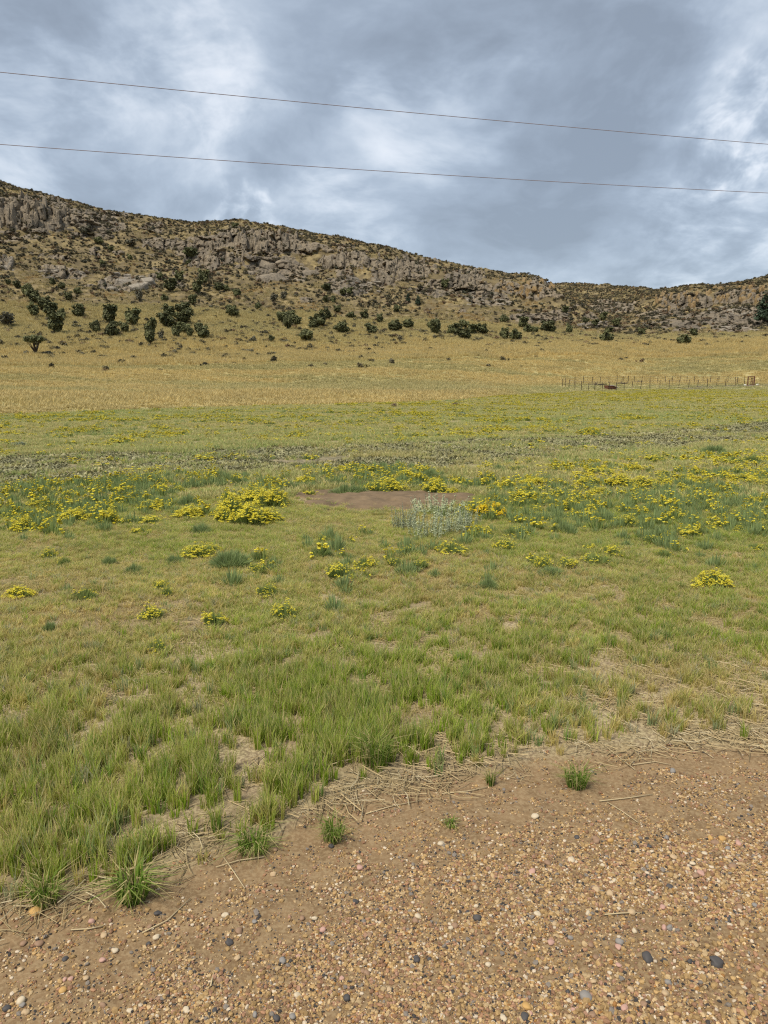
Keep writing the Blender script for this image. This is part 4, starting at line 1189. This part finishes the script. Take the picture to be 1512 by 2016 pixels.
SG = [sage(700 + k, 26) for k in range(3)]
for i, (u, v, w, h, lab) in enumerate([(800, 1048, 80, 66, 'leftmost silver green sage plant in front of the bare dirt patch'), (845, 1062, 90, 76, 'tallest pale silver sage plant in front of the bare dirt patch'),
                                       (890, 1050, 90, 70, 'pale silver sage plant just left of the golden flower clump'), (925, 1040, 60, 50, 'small silver sage plant touching the golden flower clump'),
                                       (860, 1015, 120, 50, 'silver sage plant behind the tallest one at the dirt rim')]):
    p, dep = pick(u, v); s = dep / F
    root = empty('silver_sage', (p.x, p.y + 0.1, float(gz(p.x, p.y)) - .01), random.uniform(0, 6), (w * s * 1.0, w * s * 1.0, h * s * 0.98))
    tag(root, lab, 'plant', 'silver sage by the dirt patch'); a, b = SG[i % 3]; obj('leaves', a, root); obj('stems', b, root)


def grass_plant(name, u, v, w, h, label, mat, seed, n=150, lean=0.75, width=0.0045):
    p, dep = pick(u, v); s = dep / F
    me = matted(blades(n, h * s * 1.15, w * s * 0.20, lean * 1.25, width * 0.85, seed, 0.70, droop=1.0), mat)
    o = obj(name, me, None, loc=(p.x, p.y, float(gz(p.x, p.y)))); tag(o, label, 'grass' if 'grass' in name else 'weed'); return o


grass_plant('grass_tuft', 1135, 1548, 90, 62, 'dark green grass tuft alone at the edge of the gravel', M_TUFT, 71, 190)
grass_plant('small_weed', 888, 1626, 44, 22, 'tiny dark green weed on the bare dirt', M_TUFT, 72, 90, 1.1, 0.004)
grass_plant('grass_tuft', 90, 1778, 105, 80, 'spreading green grass tuft beside the orange stone at lower left', M_TUFT, 73, 170)
grass_plant('grass_tuft', 262, 1768, 120, 95, 'broad-bladed grass tuft at the lower tip of the meadow', M_TUFT, 74, 200, 0.9, 0.008)
grass_plant('grass_tuft', 655, 1652, 85, 70, 'dull green grass tuft overhanging the dirt edge in the middle', M_TUFT, 75, 150)
grass_plant('grass_tuft', 500, 1672, 130, 60, 'low sprawling grass tuft on the dirt edge left of the middle', M_TUFT, 76, 190, 1.2)
grass_plant('grass_tuft', 965, 1545, 36, 50, 'small dry grass tuft standing in the straw litter', M_TUFT, 77, 60, 0.5)
grass_plant('grass_tuft', 740, 1500, 130, 90, 'deep green tall grass clump at the right end of the lush grass', M_TUFT, 78, 260, 0.6)
for (u, v, w, h, kind, lab) in [(776, 803, 13, 12, 'brown', 'round brown tumbleweed on the far edge of the flower field'), (896, 800, 15, 9, 'brown', 'low reddish brown weed near the far edge of the flower field'),
                                (908, 819, 22, 11, 'blue', 'blue green sage mound in the far flower field'), (36, 880, 32, 14, 'blue', 'green herb mound at the left edge of the flower field'),
                                (1155, 754, 0, 0, '', '')]:
    if not w: continue
    p, dep = pick(u, v); s = dep / F
    if kind == 'brown':
        me = leaf_cloud([(0, 0, .5, .48, .48, .5)], 420, 0.10, u, 0.2, aspect=5); mt = mat_leaf('dry_tumbleweed', (0.11, 0.075, 0.05), (0.22, 0.15, 0.10), 0.1)
    else:
        me = leaf_cloud([(0, 0, .35, .5, .5, .5), (.2, .1, .5, .3, .3, .4)], 420, 0.07, u, 0.3, aspect=3); mt = mat_leaf('sage_mound', (0.10, 0.14, 0.10), (0.19, 0.24, 0.17), 0.15)
    o = obj('tumbleweed' if u == 776 else 'dry_weed' if kind == 'brown' else 'sage_mound', matted(me, mt), None, loc=p - Vector((0, 0, .02)), scale=(w * s, w * s, h * s))
    tag(o, lab, 'weed' if kind == 'brown' else 'plant')

# ------------------------------------------------------------------ fenced enclosure
M_POST = mat_plain('rusty_steel', (0.05, 0.036, 0.03), 0.4, 12, 0.8)
M_RUST = mat_plain('rust_red_steel', (0.14, 0.06, 0.04), 0.4, 8, 0.8)
M_WIRE = mat_plain('dull_wire', (0.16, 0.14, 0.13), 0.2, 5, 0.6)
def z4(X, Y): return (1080 + X / 3.5, 720 + Y / 3.5)
front = [(140, 152), (182, 164), (228, 167), (275, 165), (318, 171), (368, 173), (416, 172), (466, 175), (520, 171), (574, 166), (635, 159), (697, 156), (766, 157), (830, 157), (898, 154),
         (965, 153), (1027, 151), (1093, 149), (1158, 140), (1218, 142), (1285, 138), (1348, 136)]
back = [(97, 148), (118, 146), (180, 132), (240, 128), (300, 126), (355, 125), (415, 124), (470, 123), (512, 122), (548, 122), (590, 121), (642, 121), (697, 121), (750, 120), (803, 120), (850, 121), (905, 121),
        (953, 120), (1005, 121), (1063, 120), (1115, 121), (1172, 121), (1235, 122), (1300, 126)]
fp, _ = pick(*z4(697, 152)); fence = empty('wire_fence', fp)
tag(fence, 'dark steel post and wire fence enclosing a patch of far meadow on the right', 'fence')
pm = MB(); pm.box((0, 0, 0.5), (0.045, 0.012, 1.06)); pm.box((0, 0.024, 0.5), (0.012, 0.036, 1.06)); pm.box((0, 0.045, -0.02), (0.12, 0.008, 0.14))
for k in range(6): pm.box((0, -0.012, 0.25 + 0.13 * k), (0.022, 0.012, 0.02))
pm = matted(pm.mesh('post'), M_POST)
for line in (front, back):
    tops = []
    for X, Y in line:
        p, dep = pick(*z4(X, Y)); hpx = 15.5 if line is front else 12
        hh = max(0.9, hpx * dep / F) * random.uniform(.93, 1.05)
        obj('post', pm, fence, loc=p - fp, rot=(random.uniform(-.04, .04), random.uniform(-.05, .05), random.uniform(-.3, .3)), scale=(1.25, 1.25, hh))
        tops.append((p - fp, hh))
    for fr in (0.35, 0.65, 0.95):
        wm = MB().tube([a + Vector((0, 0.0, b * fr)) for a, b in tops], 0.007, 4)
        obj('wire', matted(wm.mesh('wire'), M_WIRE), fence)
p, dep = pick(*z4(1393, 136)); s = dep / F; gw, gh = 13.5 * s, 16.5 * s
gate = empty('metal_gate', p, 0.15); tag(gate, 'rust red square metal gate frame at the right end of the wire fence', 'gate')
obj('post', matted(MB().box((-gw / 2, 0, gh / 2 - .05), (.09, .09, gh + .1)).mesh('post'), M_RUST), gate)
obj('post', matted(MB().box((gw / 2, 0, gh / 2 - .05), (.11, .11, gh + .1)).mesh('post'), M_RUST), gate)
obj('top_rail', matted(MB().box((0, 0, gh + .045), (gw + .12, .08, .08)).mesh('top_rail'), M_RUST), gate)
lf = MB(); iw = gw * .30
lf.box((gw / 2 - .1 - iw, .1, gh * .42), (.06, .06, gh * .8)); lf.box((gw / 2 - .14, .1, gh * .42), (.06, .06, gh * .8)); lf.box((gw / 2 - .12 - iw / 2, .1, gh * .82 + .03), (iw, .06, .06)); lf.box((gw / 2 - .12 - iw / 2, .1, gh * .1), (iw, .05, .06))
lf.box((gw / 2 - .12 - iw / 2, .1, gh * .45), (iw, .05, .05))
obj('gate_leaf', matted(lf.mesh('gate_leaf'), M_RUST), gate)
p, dep = pick(*z4(425, 164)); s = dep / F
tr = empty('feed_trough', p, 0.2); tag(tr, 'rusty brown trough with a tilted pale sheet inside the wire fence', 'trough')
tw, th = 17 * s, 8 * s
body = MB(); body.v = [(-tw / 2, -.3, 0), (tw / 2, -.3, 0), (tw / 2, .35, 0), (-tw / 2, .35, 0), (-tw / 2 * 1.1, -.45, th), (tw / 2 * 1.1, -.45, th * .75), (tw / 2 * 1.1, .5, th * .75), (-tw / 2 * 1.1, .5, th)]
body.f = [(0, 3, 2, 1), (0, 1, 5, 4), (1, 2, 6, 5), (2, 3, 7, 6), (3, 0, 4, 7), (4, 5, 6, 7)]
obj('body', matted(body.mesh('body'), M_RUST), tr)
obj('sheet', matted(MB().box((tw * .42, -.1, th * .75), (tw * .75, .9, .04), Matrix.Rotation(0.32, 3, 'Y')).mesh('sheet'), mat_plain('weathered_pale_board', (0.45, 0.42, 0.38), .25, 6)), tr)
for X, Y, W, lab in [(335, 136, 130, 'long dark streak of low weeds left of the trough inside the wire fence'), (505, 128, 85, 'dark streak of low weeds behind the trough inside the wire fence'), (628, 119, 55, 'short dark streak of low weeds by the back posts of the wire fence')]:
    p, dep = pick(*z4(X, Y)); L = W / 3.5 * dep / F
    streak = MB().tube([(-L / 2, 0, .1), (-L * .2, .1, .13), (L * .15, -.05, .12), (L / 2, .08, .16)], [.07, .09, .08, .05], 8).tube([(-L * .1, .05, .12), (0, .3, .3), (.1, .5, .42)], [.06, .04, .02], 5)  # dark streaks of low weeds, modelled as thin log-shaped tubes
    tag(obj('weed_streak', matted(streak.mesh('weed_streak', True), M_BARK), None, loc=p, rot=(0, 0, random.uniform(-.15, .15))), lab, 'log')
for X, Y, lab in [(1352, 136, 'white rock at the foot of the post left of the gate'), (1441, 132, 'white rock in the grass right of the gate')]:
    p, dep = pick(*z4(X, Y)); tag(obj('white_rock', matted(hull(X, 'dome'), mat_plain('white_stone', (0.62, 0.6, 0.55), .2, 3)), None, loc=p, scale=(.22, .2, .17)), lab, 'rock')

# ------------------------------------------------------------------ overhead wires
M_LINE = mat_plain('copper_brown_cable', (0.25, 0.20, 0.215), 0.15, 1, 0.5)
def span(pts, D0, D1, label):
    """a cable hanging in one vertical plane that runs from left and near to right and far"""
    a, b = ray(*pts[0]), ray(*pts[-1])
    A = np.array([a.x, a.y]) * D0 / math.hypot(a.x, a.y); B = np.array([b.x, b.y]) * D1 / math.hypot(b.x, b.y)
    s, z = [], []
    for u, v in pts:
        d = ray(u, v); Mx = np.array([[d.x, -(B - A)[0]], [d.y, -(B - A)[1]]]); q = np.linalg.solve(Mx, A)
        s.append(q[1]); z.append(CAM_Z + d.z * q[0])
    cf = np.polyfit(s, z, 2)
    pp = [(A[0] + (B - A)[0] * t, A[1] + (B - A)[1] * t, float(np.polyval(cf, t))) for t in np.linspace(-0.9, 1.9, 90)]
    o = obj('overhead_cable', matted(MB().tube(pp, 0.0080, 6).mesh('overhead_cable', True), M_LINE)); tag(o, label, 'cable', 'overhead cables across the sky')


span([(0, 142), (378, 180), (756, 217), (1134, 251), (1512, 284)], 21, 27, 'upper thin reddish cable crossing the sky')
span([(0, 284), (378, 312), (756, 337), (1134, 360), (1512, 380)], 21, 27, 'lower thin reddish cable crossing the sky')

# ------------------------------------------------------------------ gravel, stones and straw
def pebble(seed, sub=2):
    bm = bmesh.new(); bmesh.ops.create_icosphere(bm, subdivisions=sub, radius=1); g = random.Random(seed)
    ax = (1, g.uniform(.65, 1), g.uniform(.42, .75)); o = [g.uniform(0, 50) for _ in range(3)]
    for v in bm.verts:
        n = float(vnoise(np.array([v.co.x * 1.1 + o[0]]), np.array([v.co.y * 1.1 + v.co.z * .9 + o[1]]), seed)[0])
        v.co = Vector((v.co.x * ax[0], v.co.y * ax[1], v.co.z * ax[2])) * (0.72 + 0.5 * n)
    me = bpy.data.meshes.new('pebble'); bm.to_mesh(me); bm.free()
    me.polygons.foreach_set('use_smooth', [sub > 1] * len(me.polygons)); return me


PAL = np.array([0.86, 0.79, 0.70]) * np.array([(0.43, 0.30, 0.14), (0.56, 0.43, 0.25), (0.34, 0.20, 0.12), (0.06, 0.056, 0.055), (0.22, 0.20, 0.18), (0.42, 0.22, 0.07), (0.68, 0.60, 0.48), (0.22, 0.14, 0.08), (0.43, 0.27, 0.19)])
PW = np.array([.26, .17, .11, .12, .07, .035, .05, .14, .06])
PSRC = []
for k in range(12):
    pm_ = pebble(800 + k, 1); q = np.zeros(len(pm_.vertices) * 3); pm_.vertices.foreach_get('co', q)
    PSRC.append((q.reshape(-1, 3), np.array([p.vertices[:] for p in pm_.polygons])))


def pebble_group(seed, n=12, rad=0.024):
    g = np.random.default_rng(seed); V, Tq, A = [], [], []; off = 0
    for _ in range(n):
        v, f_ = PSRC[g.integers(12)]; sz_ = float(np.clip(np.exp(g.normal(math.log(0.0032), 0.50)), 0.0014, 0.010))
        e_ = Matrix.Rotation(g.normal(0, .4), 3, 'X') @ Matrix.Rotation(g.random() * 6.28, 3, 'Z')
        a_, q_ = g.random() * 6.28, rad * math.sqrt(g.random())
        w_ = (v * sz_) @ np.array(e_).T + np.array([q_ * math.cos(a_), q_ * math.sin(a_), sz_ * 0.22])
        V.append(w_); Tq.append(f_ + off); off += len(v)
        A.append(np.repeat((PAL[g.choice(len(PAL), p=PW / PW.sum())] * g.uniform(0.65, 1.2))[None], len(v), 0))
    me = mesh_np('pebble_group', np.concatenate(V), None, np.concatenate(Tq)); vattr(me, 'bl', np.concatenate(A)); return matted(me, M_PEB)


PEB = [pebble_group(820 + k) for k in range(36)]


def gravel_pts(n, seed):
    g = np.random.default_rng(seed); y = g.uniform(0.95, 3.7, n); x = g.uniform(-1, 1, n) * (0.6 * (y + 0.4) + 0.95)
    e = edge_dist(x, y); nb = fbm(x / 0.42, y / 0.30, 131, 4)
    loose = sstep(-e + 0.6 * (fbm(x / .8, y / .5, 133, 3) - .5), 0.05, 0.55)
    pk = (0.10 + 0.90 * loose * (0.25 + 0.75 * sstep(nb, 0.40, 0.54))) * (e < 0.1)
    k = g.random(n) < pk; return x[k], y[k]


x, y = gravel_pts(68000, 61)
rt = np.stack([np.zeros(len(x)), np.zeros(len(x)), rng.random(len(x)) * 6.28], 1)
scatter('gravel', PEB, np.stack([x, y, gz(x, y)], 1), (0.60 + 0.45 * rng.random(len(x))) * (1 + 0.55 * sstep(x - y + 1.6 + 1.2 * (fbm(x / .3, y / .2, 139, 3) - .5), 0.2, 1.2)), rng.integers(0, len(PEB), len(x)), np.ones((len(x), 3)), 'fine multicoloured river gravel on the dirt', rot=rt)
# larger pebbles lie singly on top
PCOL = {'dark grey': (0.066, 0.06, 0.056), 'tan': (0.42, 0.30, 0.17), 'cream': (0.50, 0.41, 0.28), 'pinkish': (0.42, 0.25, 0.19), 'grey': (0.22, 0.20, 0.175), 'brown': (0.26, 0.16, 0.095), 'ochre': (0.45, 0.27, 0.09)}
PMAT = {k: mat_plain('stone_' + k.replace(' ', '_'), v, 0.3, 60, 0.7, spec=0.35) for k, v in PCOL.items()}
BIGM = [pebble(900 + k, 3) for k in range(6)]
def stone(u, v, w, cn, label, grp=None, name='pebble'):
    p, dep = pick(u, v); s = w / 2 * dep / F
    me = random.choice(BIGM); key = me.name + cn
    me2 = bpy.data.meshes.get(key)
    if me2 is None: me2 = me.copy(); me2.name = key; matted(me2, PMAT[cn])
    o = obj(name, me2, None, loc=(p.x, p.y, float(gz(p.x, p.y)) + s * 0.3), rot=(random.uniform(-.3, .3), random.uniform(-.3, .3), random.uniform(0, 6.28)), scale=(s, s, s))
    tag(o, label, 'stone', grp)


for a in [(72, 1798, 26, 'ochre', 'orange stone under the grass tuft at lower left'), (1411, 1898, 30, 'dark grey', 'largest dark grey stone near the lower right corner'),
          (1275, 1888, 24, 'dark grey', 'dark stone left of the largest dark stone at lower right'), (452, 1857, 18, 'dark grey', 'round dark pebble in the gravel left of the middle'),
          (1053, 1610, 15, 'cream', 'small white pebble alone on the dirt right of the tiny weed'), (1037, 1985, 22, 'ochre', 'rounded ochre stone at the bottom edge right of the middle'),
          (1152, 1965, 24, 'grey', 'grey stone among pale pebbles at the bottom right'), (1033, 2003, 20, 'dark grey', 'dark stone beside the ochre stone at the bottom edge'),
          (1220, 1857, 18, 'grey', 'pale grey pebble lying on a reddish one right of the middle'), (1217, 1866, 15, 'pinkish', 'reddish pebble under the pale grey one right of the middle'),
          (940, 1810, 19, 'dark grey', 'dark pebble in the gravel in the middle of the foreground'), (1324, 1520, 14, 'grey', 'mottled grey pebble at the dirt edge on the right'),
          (1398, 1652, 14, 'ochre', 'orange pebble in the gravel at the right'), (1305, 1787, 14, 'pinkish', 'pink pebble in the gravel beside a straw at the right'),
          (310, 1800, 16, 'dark grey', 'dark pebble by the straws left of the middle'), (78, 1860, 18, 'brown', 'dark brown pebble near the left edge'),
          (12, 1988, 18, 'dark grey', 'dark pebble in the lower left corner'), (40, 1974, 20, 'cream', 'pale pebble beside the dark one in the lower left corner'),
          (683, 1966, 18, 'dark grey', 'dark pebble at the bottom in the middle'), (556, 1895, 17, 'grey', 'dull grey pebble just right of the round dark pebble')]:
    stone(*a)
g = random.Random(77)
for i in range(150):
    u, v = g.uniform(10, 1500), g.uniform(1640, 2010)
    if v < 1490 + 0.0 + max(0, (900 - u)) * 0.33 + 60: continue
    cn = g.choices(list(PCOL), [2, 3, 2, 2, 1.2, 3, .5])[0]
    side_ = 'left' if u < 500 else 'middle' if u < 1000 else 'right'; hgt = 'upper' if v < 1800 else 'bottom'
    stone(u, v, g.uniform(10, 17), cn, '%s pebble scattered in the %s gravel at the %s' % (cn, hgt, side_), '%s pebbles in the %s %s gravel' % (cn, hgt, side_))

# straw litter
M_STRAW = mat_blade('dead_straw', (0.50, 0.42, 0.26), 0.2, 0.3, inst=False, fixed=(0.38, 0.29, 0.15), var=0.9, transl=0.1)
def litter(seed, n, L, rad):
    g = np.random.default_rng(seed); V = []; Q = []; A = []
    for i in range(n):
        a = g.random() * 6.28; q = rad * math.sqrt(g.random()); b = g.random() * 6.28; c = np.array([q * math.cos(b), q * math.sin(b), 0.004 + 0.014 * g.random()])
        d = np.array([math.cos(a), math.sin(a), g.normal(0, 0.06)]); nrm = np.array([-math.sin(a), math.cos(a), 0]); l = L * (0.35 + 0.65 * g.random()); wd = 0.0009 + 0.0012 * g.random()
        bend = nrm * g.normal(0, 0.07) * l; k0 = len(V); rn = g.random()
        for t in (-.5, 0, .5):
            m_ = c + d * l * t + (bend if t == 0 else 0)
            for sx, sz_ in ((-1, 0), (0, 1), (1, 0)):
                V.append(m_ + nrm * wd * sx + np.array([0, 0, wd * 1.2 * sz_])); A.append((0.1, rn, 0))
        for s_ in (0, 3):
            for e_ in (0, 1): Q.append((k0 + s_ + e_, k0 + s_ + e_ + 1, k0 + s_ + e_ + 4, k0 + s_ + e_ + 3))
    me = mesh_np('straw', V, Q); vattr(me, 'bl', A); return matted(me, M_STRAW)


LIT = [litter(1000 + k, 16, 0.17, 0.11) for k in range(6)]
x, y = field_pts(42000, 1.8, 8.5, 34, 71, power=1.65)
e = edge_dist(x, y); nz = fbm(x / .4, y / .4, 141, 3); wide = 0.12 + 0.20 * sstep(x, -0.2, 0.6)
pk = np.maximum(sstep(e, -0.10, 0.02) * (1 - sstep(e, wide, wide + .35)) * (0.3 + 0.7 * sstep(nz, .4, .55)), 0.40 * sstep(e, 0.3, 0.5) * sstep(nz, 0.35, 0.5))
k = rng.random(len(x)) < pk * 0.22; x, y = x[k], y[k]
ga = rng.random(260) * 6.283; gq = np.where(rng.random(260) < 0.3, rng.random(260), 0.72 + 0.4 * rng.random(260))
x = np.append(x, PC[0] + 1.25 * gq * np.cos(ga)); y = np.append(y, PC[1] + 0.84 * gq * np.sin(ga))
s = 0.5 + 0.7 * rng.random(len(x)) - 0.15 * (edge_dist(x, y) > 1)
scatter('straw_litter', LIT, np.stack([x, y, gz(x, y)], 1), np.stack([s, s, s], 1), rng.integers(0, 6, len(x)), np.ones((len(x), 3)), 'dead straw littering the meadow edge')
M_STALK = mat_plain('dry_stalk', (0.45, 0.36, 0.21), 0.2, 20)
for i, (a, b, c_, lab) in enumerate([((440, 1690), (462, 1722), (482, 1752), 'bent dry stalk hanging over the dirt from the grass edge'), ((280, 1840), (330, 1815), (375, 1772), 'long dry stalk slanting across the gravel at the left'),
        ((140, 1834), (175, 1832), (205, 1826), 'short dry stalk lying flat on the gravel at the left'), ((1195, 1582), (1225, 1600), (1255, 1622), 'thin straw lying slantwise on the gravel at the right'),
        ((1190, 1804), (1225, 1801), (1262, 1800), 'pale straw lying level in the gravel at the right'), ((1180, 1580), (1240, 1573), (1285, 1566), 'dark thin twig on the dirt at the right'),
        ((1180, 1462), (1215, 1490), (1250, 1518), 'straight stalk running from the grass onto the dirt at the right'), ((1245, 1508), (1290, 1502), (1320, 1508), 'curved dry stalk along the dirt edge at the right'),
        ((415, 1945), (418, 1930), (422, 1918), 'short upright straw in the gravel left of the middle'), ((175, 1795), (178, 1775), (182, 1750), 'upright straw by the broad-bladed grass tuft'),
        ((520, 1690), (470, 1697), (425, 1710), 'long straw lying along the lower grass edge'), ((720, 1605), (770, 1590), (830, 1578), 'long straw pointing out of the litter over the dirt'),
        ((870, 1565), (920, 1560), (960, 1552), 'long straw below the small dry tuft')]):
    P3 = []
    for q in (a, b, c_):
        p, _ = pick(*q); P3.append((p.x, p.y, float(gz(p.x, p.y)) + 0.006))
    o = empty('dry_stalk', P3[1]); bpy.data.objects.remove(o)
    c0 = Vector(P3[1]); tb = MB().tube([Vector(q) - c0 for q in P3], [0.0022, 0.002, 0.0014], 5)
    tag(obj('dry_stalk', matted(tb.mesh('dry_stalk', True), M_STALK), None, loc=c0), lab, 'straw', 'loose straws on the gravel')
